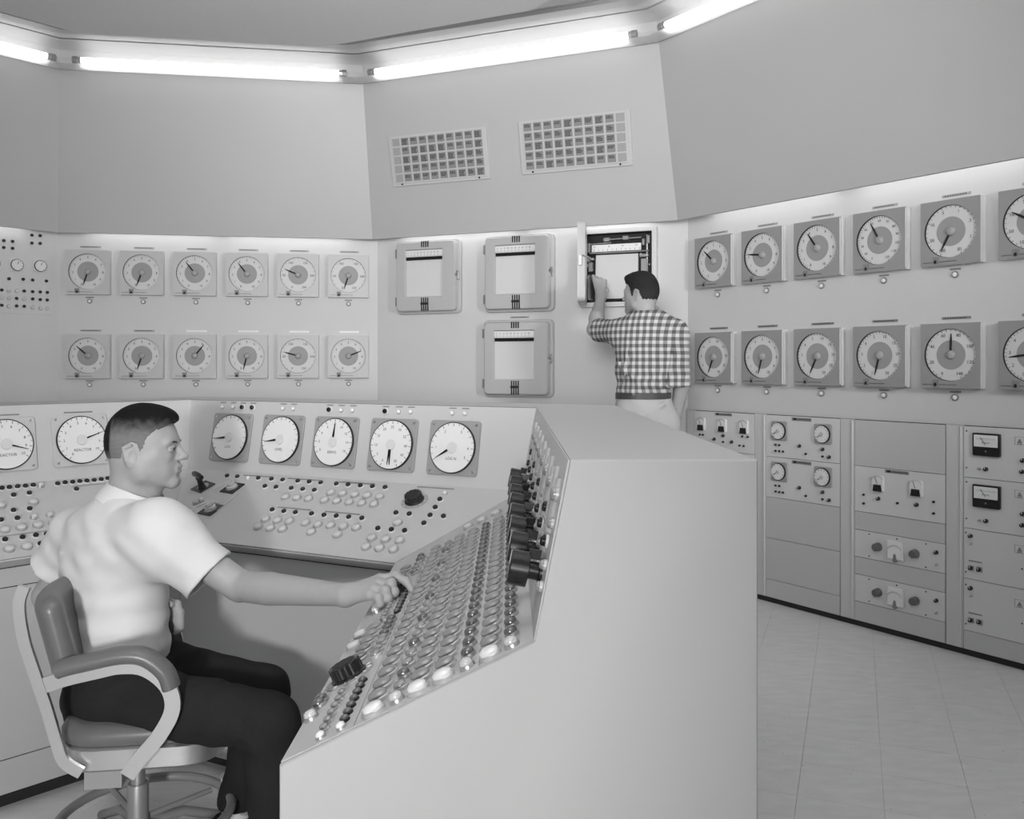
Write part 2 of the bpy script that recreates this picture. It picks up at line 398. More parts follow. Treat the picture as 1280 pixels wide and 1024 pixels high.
for k, L in DIGITS.items():
    q = numerals(L, 205, 515, .097, .022 if len(L) < 12 else .017, z+.0016)
    for t in range(4*(len(L)-1)+1):
        a = 205+310*t/(4*(len(L)-1)); p = MB(); pointer_faces(p, .112, .119, .0016, .0016, a, z+.0002, 0); q.add([(x, y+.004, w_) for x, y, w_ in p.v], p.f, 0)
    NUMM[k] = q.mesh('numerals_'+k, [INK])
PTR = {}
def pointer_me(ang, L=.1, w_=.013):
    key = (round(ang), L, w_)
    if key not in PTR:
        b = MB(); pointer_faces(b, .016, L, w_*.75, .003, ang, z+.004, 0); b.v = [(x, y+.004, q) for x, y, q in b.v]; PTR[key] = b.mesh('pointer', [INK])
    return PTR[key]
ORD = ['first', 'second', 'third', 'fourth', 'fifth', 'sixth', 'seventh', 'eighth']
def clock(a):
    h = int(round((a % 360)/30)) or 12; return ['', 'one', 'two', 'three', 'four', 'five', 'six', 'seven', 'eight', 'nine', 'ten', 'eleven', 'twelve'][h]
def wall_gauge(pl, u, v, ang, key, digits, strip, label, group):
    t = thing('wall_gauge', label, 'gauge', pl.m(u, v), group)
    put('case', CASES[key], t); put('dial', DIAL, t); put('numerals', NUMM[digits], t); put('hub', HUB, t); put('pointer', pointer_me(ang), t)
    put('set_point_slide', LATCH, t); put('scale_marks', TICKS, t)
    put('name_strip', NPL[strip], t, T((.005, .178, 0))); put('lamp_tag', LAMPTAG, t, T((0, -.170, 0))); put('indicator_lamp', LAMP, t, T((0, -.196, 0)))
    return t
# left gauge wall: pointers measured clockwise from twelve
LW = [[(198, 'a'), (200, 'a'), (322, 'a'), (322, 'a'), (293, 'd'), (197, 'd')], [(312, 'a'), (197, 'a'), (38, 'a'), (194, 'a'), (286, 'd'), (68, 'a')]]
for r, zc in ((0, 1.984), (1, 1.408)):
    for k in range(6):
        a, dg = LW[r][k]
        wall_gauge(W1, .211+.351*k, zc, a, 'l', dg, 'm' if r == 0 else ('m' if k < 2 else 'w'),
                   'pale gauge, left wall, %s row, %s from the left, pointer at %s o\'clock' % (['upper', 'lower'][r], ORD[k], clock(a)), 'gauges on the left wall')
RW = [[(312, 'a'), (277, 'a'), (325, 'a'), (332, 'e'), (207, 'c'), (300, 'c'), (320, 'a'), (200, 'a')], [(202, 'f'), (195, 'a'), (205, 'f'), (194, 'f'), (2, 'b'), (263, 'f'), (200, 'a'), (310, 'a')]]
for r, zc in ((0, 1.970), (1, 1.392)):
    for k in range(8):
        a, dg = RW[r][k]
        wall_gauge(W3, .247+.3625*k, zc, a, 'r', dg, 'm' if r == 0 else 'd',
                   'grey gauge, right wall, %s row, %s from the corner, pointer at %s o\'clock' % (['upper', 'lower'][r], ORD[k], clock(a)), 'gauges on the right wall')

# ------------------------------------------------------------------ strip chart recorders on the back wall
RWd, RHt = .472, .50
def frame_ring(b, w, h, wi, hi, cx, cy, z0, z1, m, mi):
    """rectangular frame with a rectangular opening"""
    x0, x1, y0, y1 = -w/2, w/2, -h/2, h/2; a0, a1, c0, c1 = cx-wi/2, cx+wi/2, cy-hi/2, cy+hi/2
    for q in ((x0, a0, y0, y1), (a1, x1, y0, y1), (a0, a1, y0, c0), (a0, a1, c1, y1)): b.box(*q, z0, z1, m)
def rec_case():
    b = MB(); b.rrect(RWd+.028, RHt+.02, .035, 0, .035, 0, .006, 5); return b.mesh('case', [REC])
def door_me():
    b = MB(); w_, h_ = RWd-.01, RHt-.012; n = 5; wi, hi, cx, cy = .285, .325, -.012, .022
    def ring(W, H, r, z, ox=0, oy=0):
        o = []
        for qx, qy, a0 in ((1, 1, 0), (-1, 1, 90), (-1, -1, 180), (1, -1, 270)):
            for k in range(n+1):
                a = math.radians(a0+90*k/n); o.append((ox+qx*(W/2-r)+r*math.cos(a), oy+qy*(H/2-r)+r*math.sin(a), z))
        return o
    R = [ring(w_, h_, .03, 0), ring(w_, h_, .03, .038), ring(w_-.014, h_-.014, .026, .048), ring(w_-.07, h_-.07, .02, .050), ring(wi+.01, hi+.01, .004, .050, cx, cy), ring(wi, hi, .003, .040, cx, cy), ring(wi, hi, .003, .030, cx, cy)]
    k = len(R[0]); v = sum(R, []); f = []
    for L in range(len(R)-1): f += [(L*k+i, L*k+(i+1) % k, (L+1)*k+(i+1) % k, (L+1)*k+i) for i in range(k)]
    b.add(v, f, 0); return b.mesh('door', [REC])
REC_CASE, REC_DOOR = rec_case(), door_me()
b = MB(); b.box(-.16, .14, -.145, .19, .05, .066, 0); REC_CHART = b.mesh('chart_paper', [PAPER])
b = MB(); b.box(-.155, .13, .142, .18, .066, .074, 0)
for x in np.arange(-.14, .12, .026): b.text('%d' % int((x+.14)/.026*10), .013, x, .166, .0745, 1); b.box(x, x+.0015, .145, .155, .074, .0745, 1)
REC_SCALE = b.mesh('scale_plate', [DIALC, INK])
b = MB(); b.box(-.152, .13, .114, .136, .066, .076, 0); REC_BAR = b.mesh('pen_carriage', [BLACK])
b = MB(); b.box(-.0045, .0045, -.021, .021, .08, .0855, 0); REC_L1 = b.mesh('louvre', [BLACKM])
b = MB(); b.box(-.0045, .0045, -.046, .046, .08, .0855, 0); REC_L2 = b.mesh('louvre', [BLACKM])
b = MB(); b.box(-.031, .031, -.008, .008, .0856, .087, 0); REC_L3 = b.mesh('louvre_bar', [BLACKM])
b = MB(); b.box(RWd/2-.012, RWd/2+.012, -.03, .03, .04, .062, 0, .003); b.tube([(RWd/2, .03, .06), (RWd/2-.002, .0, .078), (RWd/2+.018, -.005, .08)], .006, 6, 1)
REC_LATCH = b.mesh('latch', [STEEL, CHROME])
b = MB()
for y in (.17, -.17): b.box(-RWd/2-.022, -RWd/2-.006, y-.03, y+.03, .02, .05, 0, .004)
REC_HINGE = b.mesh('hinge', [ALUD])
def recorder(u, v, label, hasplate=True):
    t = thing('chart_recorder', label, 'recorder', W2.m(u, v), 'strip chart recorders')
    put('case', REC_CASE, t); put('door', REC_DOOR, t, T((0, 0, .034))); put('chart_paper', REC_CHART, t); put('scale_plate', REC_SCALE, t)
    put('pen_carriage', REC_BAR, t); put('louvre_bar', REC_L3, t, T((-.003, -.192, 0))); [(put('louvre', REC_L1, t, T((-.0255+k*.016, .2225, 0))), put('louvre', REC_L2, t, T((-.0255+k*.016, -.196, 0)))) for k in range(4)]; put('latch', REC_LATCH, t); put('hinge', REC_HINGE, t)
    if hasplate: put('name_strip', NPL['m'], t, T((0, .278, 0)))
recorder(.430, 1.968, 'grey chart recorder with closed door standing alone at the left of the back wall', False)
recorder(1.115, 1.966, 'grey chart recorder with closed door, upper one of the stacked pair in the middle', False)
recorder(1.108, 1.393, 'grey chart recorder with closed door, lower one of the stacked pair above the console')
# open recorder
t = thing('open_chart_recorder', 'open chart recorder with black interior and chart paper in front of the standing person', 'recorder', W2.m(1.805, 1.975))
b = MB(); w_, h_ = .50, .50
frame_ring(b, w_, h_, .445, .445, 0, 0, 0, .05, 0, 0); frame_ring(b, w_-.03, h_-.03, .445, .445, 0, 0, .05, .058, 0, 0)
put('case', b.mesh('case', [TRIMW]), t)
b = MB(); b.box(-.2225, .2225, -.2225, .2225, .001, .004, 0)
for x0, x1, y0, y1 in ((-.2225, -.218, -.2225, .2225), (.218, .2225, -.2225, .2225), (-.2225, .2225, .218, .2225), (-.2225, .2225, -.2225, -.218)): b.box(x0, x1, y0, y1, .004, .056, 0)
put('inner_box', b.mesh('inner_box', [BLACKM]), t)
b = MB(); sec = []
n = 10
for k in range(n+1):
    y = .085-.285*k/n; sec.append((y, .035+.012*math.sin(math.pi*k/n)))
for k in range(n): b.add([(-.15, sec[k][0], sec[k][1]), (-.15, sec[k+1][0], sec[k+1][1]), (.128, sec[k+1][0], sec[k+1][1]), (.128, sec[k][0], sec[k][1])], [(0, 1, 2, 3)], 0)
b.box(-.15, .128, -.2, .085, .02, .034, 0)
put('chart_paper', b.mesh('chart_paper', [PAPER]), t)
b = MB(); b.box(-.175, .15, .105, .150, .04, .048, 0)
for x in np.arange(-.16, .14, .03): b.box(x, x+.002, .11, .122, .048, .0485, 1)
for x in (-.155, -.06, .03, .12): b.text('0' if x < -.1 else '50', .014, x, .137, .0485, 1)
put('scale_plate', b.mesh('scale_plate', [LABELW, INK]), t)
b = MB(); b.tube([(-.19, .098, .045), (.20, .098, .045)], .005, 8, 0); b.tube([(-.10, .182, .04), (.15, .185, .04)], .005, 8, 0); b.tube([(-.20, .158, .04), (-.05, .162, .03)], .003, 6, 0)
b.tube([(.185, .2, .03), (.185, -.15, .03)], .006, 8, 0); put('guide_rod', b.mesh('guide_rod', [STEEL]), t)
for x, y, w2, h2 in ((-.078, .182, .036, .026), (.047, .188, .036, .026), (-.197, .135, .02, .06), (.163, .155, .016, .04), (-.186, .01, .028, .06), (.168, -.02, .04, .14), (.196, .17, .02, .05), (-.2, -.12, .012, .16), (.165, .07, .05, .02)):
    b = MB(); b.box(x-w2/2, x+w2/2, y-h2/2, y+h2/2, .004, .046, 0, .003); put('bracket', b.mesh('bracket', [ALUD]), t)
for x, y, r in ((-.20, .055, .014), (-.17, .06, .010), (-.205, .02, .012), (.15, .075, .011), (.19, .07, .012), (.205, .01, .007), (-.2, -.06, .012), (-.19, -.2, .009)):
    b = MB(); b.lathe([(r, .004), (r, .045), (r*.7, .052)], 12, x, y, 0); put('thumb_wheel', b.mesh('thumb_wheel', [STEEL]), t)
b = MB(); b.box(-.13, .06, -.222, -.2, .04, .05, 0); put('lower_slot', b.mesh('lower_slot', [BLACK]), t)
# the door, swung towards the camera
dh = Vector((-.046, -.44, 0)).normalized(); P = W2.p(1.805-.255, 1.975, .06)
Md = Matrix.Identity(4); Nn = dh.cross(Vector((0, 0, 1)))     # door local: x from hinge, y up, z outward face (towards the left)
for i in range(3): Md[i][0] = -dh[i]; Md[i][1] = (0, 0, 1)[i]; Md[i][2] = dh.cross(Vector((0, 0, 1)))[i]*-1; Md[i][3] = (P+dh*.235)[i]
dd = putw('door', REC_DOOR, t, Md)
b = MB(); b.box(-RWd/2-.012, -RWd/2, -.03, .03, .008, .03, 0, .003); b.tube([(-RWd/2-.006, .03, .03), (-RWd/2-.006, .02, .06), (-RWd/2-.01, .0, .09)], .005, 6, 1)
put('latch', b.mesh('door_latch', [ALUD, STEEL]), dd)

# ------------------------------------------------------------------ annunciator panels on the leaning upper wall
n2 = nin(d2); lo = C12+n2*.13
PU = Plane((lo.x, lo.y, Z_SOF), (d2.x, d2.y, 0), (n2.x*.23, n2.y*.23, 1.04))
TM = []
for k in range(8):
    b = MB(); b.box(-.0265, .0265, -.0245, .0245, 0, .005, 0, .001)
    rr = random.Random(k)
    for q in range(rr.randint(2, 4)):
        y = .012-.0095*q; x = -.02
        while x < .016:
            L = rr.uniform(.004, .012); 
            if x+L < .021: b.box(x, x+L, y-.003, y+.003, .005, .0054, 1)
            x += L+.0025
    TM.append(b.mesh('window_tile', [TILE, INK]))
b = MB(); b.box(-.0265, .0265, -.0245, .0245, 0, .005, 0, .001); TMB = b.mesh('window_tile_blank', [TILEB])
for u0, u1, v0, v1, blank, lab in ((.257, .985, .347, .683, 0, 'left'), (1.213, 1.947, .353, .688, 9, 'right')):
    uc, vc = (u0+u1)/2, (v0+v1)/2; t = thing('annunciator_panel', '%s alarm panel of fifty small windows high on back wall, blank column at %s' % (lab, 'left' if blank == 0 else 'right'), 'panel', PU.m(uc, vc, 0), 'alarm window panels')
    b = MB(); b.box(-(u1-u0)/2, (u1-u0)/2, -(v1-v0)/2, (v1-v0)/2, 0, .014, 0, .002); b.box(-(u1-u0)/2+.02, (u1-u0)/2-.02, -(v1-v0)/2+.018, (v1-v0)/2-.01, .014, .018, 0, .002)
    put('frame', b.mesh('frame', [mat('alarm_panel_frame', .49, .5, .3)]), t)
    for c in range(10):
        for r in range(5):
            x, y = -.305+.0678*c, .126-.0598*r
            put('window_tile', TMB if c == blank else random.choice(TM), t, T((x, y, .018)))
    for x in (-.29, .29):
        b = MB(); b.lathe([(.006, .018), (.006, .022), (.003, .025)], 10, x, -.155, 0); put('screw', b.mesh('screw', [BLACK]), t)

# ------------------------------------------------------------------ electronics racks under the right gauge wall
b = MB(); b.lathe([(.010, 0), (.010, .004), (.0085, .014), (.006, .016)], 12, 0, 0, 0); b.box(-.0015, .0015, 0, .009, .016, .0165, 1); KNOB_S = b.mesh('knob', [BLACK, TRIMW])
b = MB(); b.lathe([(.006, 0), (.006, .008), (.004, .011)], 10, 0, 0, 0); TOGGLE = b.mesh('button', [BLACKM])
b = MB(); b.lathe([(.007, 0), (.006, .006), (.0035, .006), (.0025, .02)], 8, 0, 0, 0); SWITCH = b.mesh('toggle_switch', [STEEL])
b = MB(); b.lathe([(.022, 0), (.022, .006), (.019, .03), (.015, .034)], 16, 0, 0, 0); KNOB_G = b.mesh('knob_large', [mat('grey_knob', .12, .35)])
b = MB(); b.lathe([(.0035, 0), (.0035, .002)], 8); SCREW = b.mesh('screw', [INK])
def meter_dark(w_, h_):
    b = MB(); b.rrect(w_, h_, .008, 0, .012, 0, .003, 3)
    b.poly([(-w_*.37, -h_*.48), (w_*.37, -h_*.48), (w_*.30, -.05*h_), (-w_*.30, -.05*h_)], .012, .016, 1)
    n = 9
    for k in range(n):
        a = math.radians(-50+100*k/(n-1)); pointer_faces(b, .036, .042, .001, .001, math.degrees(a), .0125, 2)
    v = b.v; b2 = MB(); b2.v = [(x, y if z_ < .0121 or m_ else y, z_) for (x, y, z_), m_ in zip(v, [0]*len(v))]; b2.f = b.f; b2.m = b.m
    pointer_faces(b2, .0, .036, .001, .001, -20, .013, 2)
    return b2.mesh('panel_meter', [DIALC, BLACK, INK])
MET = meter_dark(.066, .078)
def meter_sq():
    b = MB(); b.rrect(.122, .104, .004, 0, .016, 1, .002, 2); b.box(-.053, .053, -.01, .044, .016, .0175, 0)
    b.text('AMPERES', .009, 0, .008, .018, 2); 
    for k in range(11): x = -.04+.008*k; b.box(x, x+.001, .022, .03, .0175, .018, 2)
    pointer_faces(b, 0, .04, .0015, .001, -35, .018, 2)
    b.text('A', .01, 0, -.03, .0165, 0); return b.mesh('square_meter', [DIALC, BLACK, INK])
METQ = meter_sq()
def meter_round():
    b = MB(); b.rrect(.108, .108, .01, 0, .008, 0, .002, 3); b.lathe([(.049, .008), (.049, .014), (.046, .017)], 28, 0, 0, 1); b.disc(.045, .0175, 28, 0, 0, 2)
    for k in range(11):
        pointer_faces(b, .036, .042, .0016, .0016, 220+280*k/10, .018, 3)
    pointer_faces(b, .01, .036, .003, .001, 235, .019, 3); b.lathe([(.012, .018), (.01, .022)], 12, 0, 0, 4); return b.mesh('round_meter', [PLATE, BLACKM, DIALC, INK, LENSC])
METR = meter_round()
def meter_lite():
    b = MB(); b.box(-.042, .042, -.046, .046, 0, .02, 0, .004); b.disc(.012, .0205, 12, 0, -.028, 1); 
    for k in range(9): pointer_faces(b, .04, .048, .001, .001, -50+100*k/8, .0202, 2)
    b.v = [(x, y-(.02 if zz > .0201 and zz < .0203+.002 and abs(y) > .02 else 0), zz) for x, y, zz in b.v]; return b.mesh('pale_meter', [DIALC, LABEL, INK])
METL = meter_lite()
RD = .012
def rack(u0, w_, label, mods, left_pillar=.0):
    t = thing('equipment_rack', label, 'rack', W3.m(u0, 0, 0), 'equipment racks along the right wall')
    H_ = 1.067
    b = MB(); b.box(.0, w_, .03, H_, -.0, RD-.006, 1); put('back_plate', b.mesh('back_plate', [RACK, GAP]), t)
    b = MB(); b.box(w_+.002, w_+.084, .03, H_, 0, RD, 0, .002); b.box(w_+.071, w_+.079, .035, H_-.005, RD, RD+.008, 1, .002); put('pillar', b.mesh('pillar', [RACK, TRIMW]), t)
    for z0, z1, kind in mods:
        b = MB(); b.box(.0015, w_-.0015, z0+.0012, z1-.0012, .004, RD+.002, 0, .0012)
        pm = put('blank_panel' if kind == 'blank' else 'instrument_panel', b.mesh('panel', [RACKD if kind == 'blank' else MODULE]), t, None)
        zc = (z0+z1)/2; top = RD+.002
        def P(me, x, y, nm): put(nm, me, pm, T((x, y, top)))
        def notice(x, y):
            b = MB(); w2, h2 = .066, .0175
            for q in ((-w2, w2, h2-.0012, h2), (-w2, w2, -h2, -h2+.0012), (-w2, -w2+.0012, -h2, h2), (w2-.0012, w2, -h2, h2)): b.box(*q, 0, .0015, 0)
            b.poly([(-.056, -.010), (-.034, -.010), (-.045, .010)], 0, .0015, 1); b.box(-.056, -.034, -.015, -.0125, 0, .0015, 1)
            for yy in (.006, -.002): b.box(-.024, .03, yy, yy+.0025, 0, .0012, 0); b.box(.034, .056, yy, yy+.0025, 0, .0012, 0)
            P(b.mesh('notice_plate', [mat('pale_print', .3, .6), LABEL]), x, y, 'notice_plate')
        def plate(x, y, w2, h2, m_=LABEL):
            b = MB(); b.box(-w2/2, w2/2, -h2/2, h2/2, 0, .002, 0); b.box(-w2*.42, -w2*.25, -h2*.3, h2*.3, .002, .0025, 1)
            for q in np.arange(-w2*.18, w2*.4, .012): b.box(q, q+.008, -h2*.12, h2*.12, .002, .0025, 1)
            P(b.mesh('name_plate', [m_, INK]), x, y, 'name_plate')
        if kind == 'three':
            for x in (.062, .228, .392): P(MET, x, z0+.155, 'panel_meter')
            plate(.235, z1-.014, .13, .016)
            for x, y in ((.165, .07), (.235, .095), (.300, .062)): P(KNOB_S, x, z0+y, 'knob')
            for x, y in ((.05, .09), (.075, .09), (.235, .058), (.38, .1), (.42, .1), (.36, .045), (.39, .045)): P(TOGGLE, x, z0+y, 'button')
        elif kind == 'gauges':
            for x in (.094, .378): P(METR, x, z0+.15, 'round_meter')
            plate(.24, z1-.016, .125, .018)
            P(KNOB_S, .228, z0+.075, 'knob'); P(KNOB_S, .375, z0+.068, 'knob'); P(KNOB_S, .415, z0+.03, 'knob')
            for x, y in ((.07, .07), (.095, .07), (.07, .036), (.095, .036), (.12, .036), (.27, .035), (.375, .03)): P(TOGGLE, x, z0+y, 'button')
        elif kind == 'two':
            for x in (.137, .339): P(MET, x, z0+.155, 'panel_meter')
            plate(.235, z1-.012, .125, .016)
            for x, y in ((.137, .08), (.34, .075)): P(KNOB_S, x, z0+y, 'knob')
            for x, y in ((.055, .09), (.055, .045), (.24, .07), (.425, .1), (.425, .045)): P(TOGGLE, x, z0+y, 'button')
        elif kind == 'supply':
            P(METL, .235, zc, 'pale_meter')
            for x in (.135, .332): P(KNOB_G, x, zc, 'knob')
            P(KNOB_S, .438, zc+.025, 'knob'); P(SWITCH, .438, zc-.035, 'toggle_switch')
            for x in (.085, .235, .385):
                for y in (zc+.056, zc-.056): P(SCREW, x, y, 'screw')
        elif kind == 'square':
            P(METQ, .11, z0+.158, 'square_meter'); P(SWITCH, .075, z0+.044, 'toggle_switch'); P(KNOB_S, .105, z0+.046, 'knob')
            for y in (z0+.215, z0+.045): P(SCREW, .015, y, 'screw')
            for x, y in ((.265, .1), (.262, .05)): P(KNOB_S, x, z0+y, 'knob')
            notice(.295, z0+.185)
        elif kind == 'low':
            P(KNOB_S, .035, z0+.2, 'knob'); P(SWITCH, .037, z0+.165, 'toggle_switch')
            for x in (.036, .074): P(KNOB_S, x, z0+.052, 'knob'); b = MB(); b.box(-.014, .014, -.012, .012, 0, .002, 0); P(b.mesh('knob_plate', [PLATE]), x, z0+.052, 'knob_plate')
            b = MB(); b.box(-.03, .03, -.003, .003, 0, .0015, 0); P(b.mesh('label_strip', [LABEL]), .055, z0+.085, 'label_strip')
            for y in (z0+.212, z0+.03): P(SCREW, .012, y, 'screw')
            P(SCREW, .26, z0+.09, 'screw'); notice(.295, z0+.175)
rack(.065, .462, 'equipment rack nearest the corner, mostly hidden by console, three small meters at its top', [(.83, 1.066, 'three'), (.6, .83, 'three'), (.365, .6, 'blank'), (.133, .365, 'blank'), (.03, .133, 'blank')])
rack(.612, .477, 'equipment rack with four round meters in two rows above blank panels', [(.829, 1.066, 'gauges'), (.6, .829, 'gauges'), (.367, .6, 'blank'), (.133, .367, 'blank'), (.03, .133, 'blank')])
rack(1.175, .48, 'equipment rack with two black based meters above two power supply panels', [(.829, 1.066, 'blank'), (.594, .829, 'two'), (.50, .594, 'blank'), (.36, .50, 'supply'), (.27, .36, 'blank'), (.13, .27, 'supply'), (.03, .13, 'blank')])
rack(1.741, .48, 'equipment rack at the right edge of view with two square black meters', [(.828, 1.066, 'square'), (.592, .828, 'square'), (.359, .592, 'low'), (.118, .359, 'low'), (.03, .118, 'blank')])
rack(2.307, .48, 'equipment rack beyond the right edge of view with blank panels', [(.6, 1.066, 'blank'), (.3, .6, 'blank'), (.03, .3, 'blank')])
b = MB(); q0, q1 = W3.p(.0, 0, .0), W3.p(3.4, 0, 0)
n_ = W3.N; Mk = W3.m(0, 0, 0); b.box(0, 4.0, 0, .03, -.0, .002, 0)
o = struct('baseboard_right', b.mesh('kick', [KICK])); o.matrix_local = Mk
b = MB(); b.box(0, .063, .03, 1.067, 0, RD, 0, .002); b.box(0, 3.4, 1.069, 1.085, 0, .004, 0)
o = struct('trim_1', b.mesh('filler', [RACK])); o.matrix_local = W3.m(0, 0, 0)
for nm, pl, L in (('baseboard_back', W2, 2.2), ('baseboard_left', W1, 2.1)):
    b = MB(); b.box(0, L, 0, .08, 0, .006, 0); o = struct(nm, b.mesh('kick', [KICK])); o.matrix_local = pl.m(0, 0, 0)

# ------------------------------------------------------------------ relay panel on the far left wall
t = thing('relay_panel', 'small instrument cluster of lamps buttons and two round dials at left edge of far wall', 'panel', W0.m(.70, 1.92, 0))
b = MB(); b.box(-.40, .27, -.23, .33, 0, .004, 0, .001); put('plate', b.mesh('plate', [WALL]), t)
def meter_small():
    b = MB(); b.rrect(.085, .085, .008, 0, .008, 0, .002, 3); b.lathe([(.04, .008), (.04, .013), (.037, .015)], 24, 0, 0, 1); b.disc(.036, .0155, 24, 0, 0, 2)
    for k in range(9): pointer_faces(b, .027, .033, .0016, .0016, 220+280*k/8, .016, 1)
    pointer_faces(b, .004, .026, .003, .001, 20, .017, 1); return b.mesh('round_meter', [TRIMW, INK, DIALC])
ms = meter_small()
for x, y in ((.041, .092), (.187, .097), (-.10, .09), (-.24, .085)): put('round_meter', ms, t, T((x, y, .004)))
b = MB(); b.lathe([(.011, 0), (.011, .006), (.008, .012)], 12); BB = b.mesh('button', [BLACK]); b = MB(); b.lathe([(.014, 0), (.014, .004), (.011, .010)], 14); LB = b.mesh('lamp', [LENSC])
for x, y in ((.135, .3), (.187, .302), (.135, .247), (.187, .25), (-.038, .245), (.015, .245), (-.038, .2), (.015, .2), (-.1, .2), (-.15, .2), (-.006, -.003), (.081, 0), (.14, -.001), (.227, -.001), (.087, -.078), (.14, -.079), (.188, -.078), (.233, -.078), (.04, -.13), (.14, -.128), (.188, -.13), (.233, -.13), (.04, -.18), (.087, -.18), (-.05, -.08), (-.05, -.18), (-.12, -.08), (-.12, -.13)):
    put('button', BB, t, T((x, y, .004)))
for x, y in ((-.007, -.081), (.042, -.08), (-.007, -.13), (.087, -.13), (-.007, -.185), (.14, -.185), (.19, -.187), (.233, -.187), (-.05, -.13), (-.12, -.18)): put('lamp', LB, t, T((x, y, .004)))

# ------------------------------------------------------------------ control console
LM = Vector((-1.183, 2.987)); MR = Vector((-.3415, 2.577))
cl = Vector((.93, 1)).normalized(); cm = (MR-LM).normalized(); cr = Vector((.003, -1)).normalized(); END = MR+cr*1.29
def nout(d): return Vector((-d.y, d.x))
def mit(P, a, b_):
    n1, n2_ = nout(a), nout(b_); return (n1+n2_)/(1+n1.dot(n2_))
mLM, mMR = mit(LM, cl, cm), mit(MR, cm, cr)
LEND = LM-cl*2.6
ends = {'left': (lambda d: LEND+nout(cl)*d, lambda d: LM+mLM*d), 'middle': (lambda d: LM+mLM*d, lambda d: MR+mMR*d), 'right': (lambda d: MR+mMR*d, lambda d: END+nout(cr)*d)}
cdir = {'left': cl, 'middle': cm, 'right': cr}
ZF, ZC_, ZT = .766, .944, 1.211; DC, DT, DB = .372, .423, .695
PROF = [(.07, 0), (.07, .05), (.025, .05), (.025, .738), (0, .7615), (0, ZF), (DC, ZC_), (DT, ZT), (DB, ZT), (DB, 0)]
org = {'left': LM, 'middle': LM, 'right': END}
CP = {}
def cplane(k, da, za, db, zb):
    d = cdir[k]; n = nout(d); A = org[k]; return Plane((A.x+n.x*da, A.y+n.y*da, za), (d.x, d.y, 0), (n.x*(db-da), n.y*(db-da), zb-za))
SECT = {}
labs = {'left': 'left wing of the pale control console behind the seated person, two round gauges', 'middle': 'middle section of the pale control console with five round gauges', 'right': 'near right wing of the pale control console, sloping desk crowded with round buttons'}
for k in ('left', 'middle', 'right'):
    fa, fb = ends[k]; A0 = fa(.3); base = Vector((A0.x, A0.y, 0)); B0 = fb(.3); base = Vector(((A0.x+B0.x)/2, (A0.y+B0.y)/2, 0))
    t = thing('console_section', labs[k], 'console', T(base)); SECT[k] = t
    b = MB(); n = len(PROF)
    v = [(fa(d).x, fa(d).y, z_) for d, z_ in PROF]+[(fb(d).x, fb(d).y, z_) for d, z_ in PROF]
    mm = [1, 1, 1, 2, 0, 2, 2, 0, 0, 1]
    for i in range(n): b.add([v[i], v[(i+1) % n], v[n+(i+1) % n], v[n+i]], [(3, 2, 1, 0)], {0: 1, 1: 1, 2: 2, 3: 3, 4: 0, 5: 2, 6: 2, 7: 0, 8: 0, 9: 1}[i])
    b.add(v[:n], [tuple(range(n))], 0); b.add(v[n:], [tuple(range(n-1, -1, -1))], 0)
    putw('cabinet', b.mesh('cabinet', [CONS, KICK, GAP, LOWP], 30), t, Matrix.Identity(4))
    g = .0008 if k == 'right' else .0016
    def slab(nm, pl, da, za, db, zb, m_, th=.003, ta=0, tb=1, ea=None, eb=None):
        """thin plate over the face between profile points a and b"""
        def fr(t_): d = da+(db-da)*t_; z_ = za+(zb-za)*t_; p, q = fa(d), fb(d); return Vector((p.x, p.y, z_)), Vector((q.x, q.y, z_))
        (p0, q0), (p1, q1) = fr(ta), fr(tb)
        if ea is not None: p0, q0_ = q0.lerp(p0, 1) if 0 else p0, q0
        U = (q0-p0).normalized(); Vv = (p1-p0); Vv = (Vv-U*Vv.dot(U)).normalized(); N = U.cross(Vv)
        c = [p0+U*g+Vv*g, q0-U*g+Vv*g, q1-U*g-Vv*g, p1+U*g-Vv*g]
        if ea is not None:
            L0 = (q0-p0).length; c[0] = c[0]+U*ea if ea else c[0]; c[3] = c[3]+U*ea if ea else c[3]
        if eb is not None: c[1] = c[0]+U*eb; c[2] = c[3]+U*eb
        b = MB(); v = [x+N*.0002 for x in c]+[x+N*th for x in c]
        b.add(v, [(3, 2, 1, 0), (4, 5, 6, 7), (0, 1, 5, 4), (1, 2, 6, 5), (2, 3, 7, 6), (3, 0, 4, 7)], 0)
        return putw(nm, b.mesh(nm, [m_]), t, Matrix.Identity(4))
    slab('desk_panel', None, 0, ZF, DC, ZC_, DESK); slab('gauge_panel', None, DC, ZC_, DT, ZT, DESK)
    if k == 'left':
        for za, zb in ((.055, .160), (.160, .678), (.678, .737)): slab('access_panel', None, .025, za, .025, zb, LOWP)
    elif k == 'middle':
        slab('access_panel', None, .025, .05, .025, .737, LOWP, ea=0, eb=.068); slab('access_panel', None, .025, .05, .025, .737, LOWP, ea=.070)
    else:
        slab('access_panel', None, .025, .05, .025, .737, LOWP)
        P2 = [(0, 0), (0, ZF+.002), (DC-.001, ZC_+.003), (DT, ZT+.001), (DB, ZT+.001), (DB, 0)]
        b = MB(); nr = nout(cr); v = []
        for off in (0, .008, .012):
            for d, z_ in P2:
                e = .003 if off == .012 else 0
                dd_ = min(max(d, e), DB-e); zz = z_-(e if z_ > .5 else 0); q = END+nr*dd_+cr*off; v.append((q.x, q.y, zz))
        m_ = len(P2)
        f = [tuple(range(m_)), tuple(range(3*m_-1, 2*m_-1, -1))]
        for L in (0, m_): f += [(L+i, L+m_+i, L+m_+(i+1) % m_, L+(i+1) % m_) for i in range(m_)]
        b.add(v, f, 0); me = b.mesh('end_panel', [CONS], 60); putw('end_panel', me, t, Matrix.Identity(4))
    CP[k] = (cplane(k, 0, ZF, DC, ZC_), cplane(k, DC, ZC_, DT, ZT))

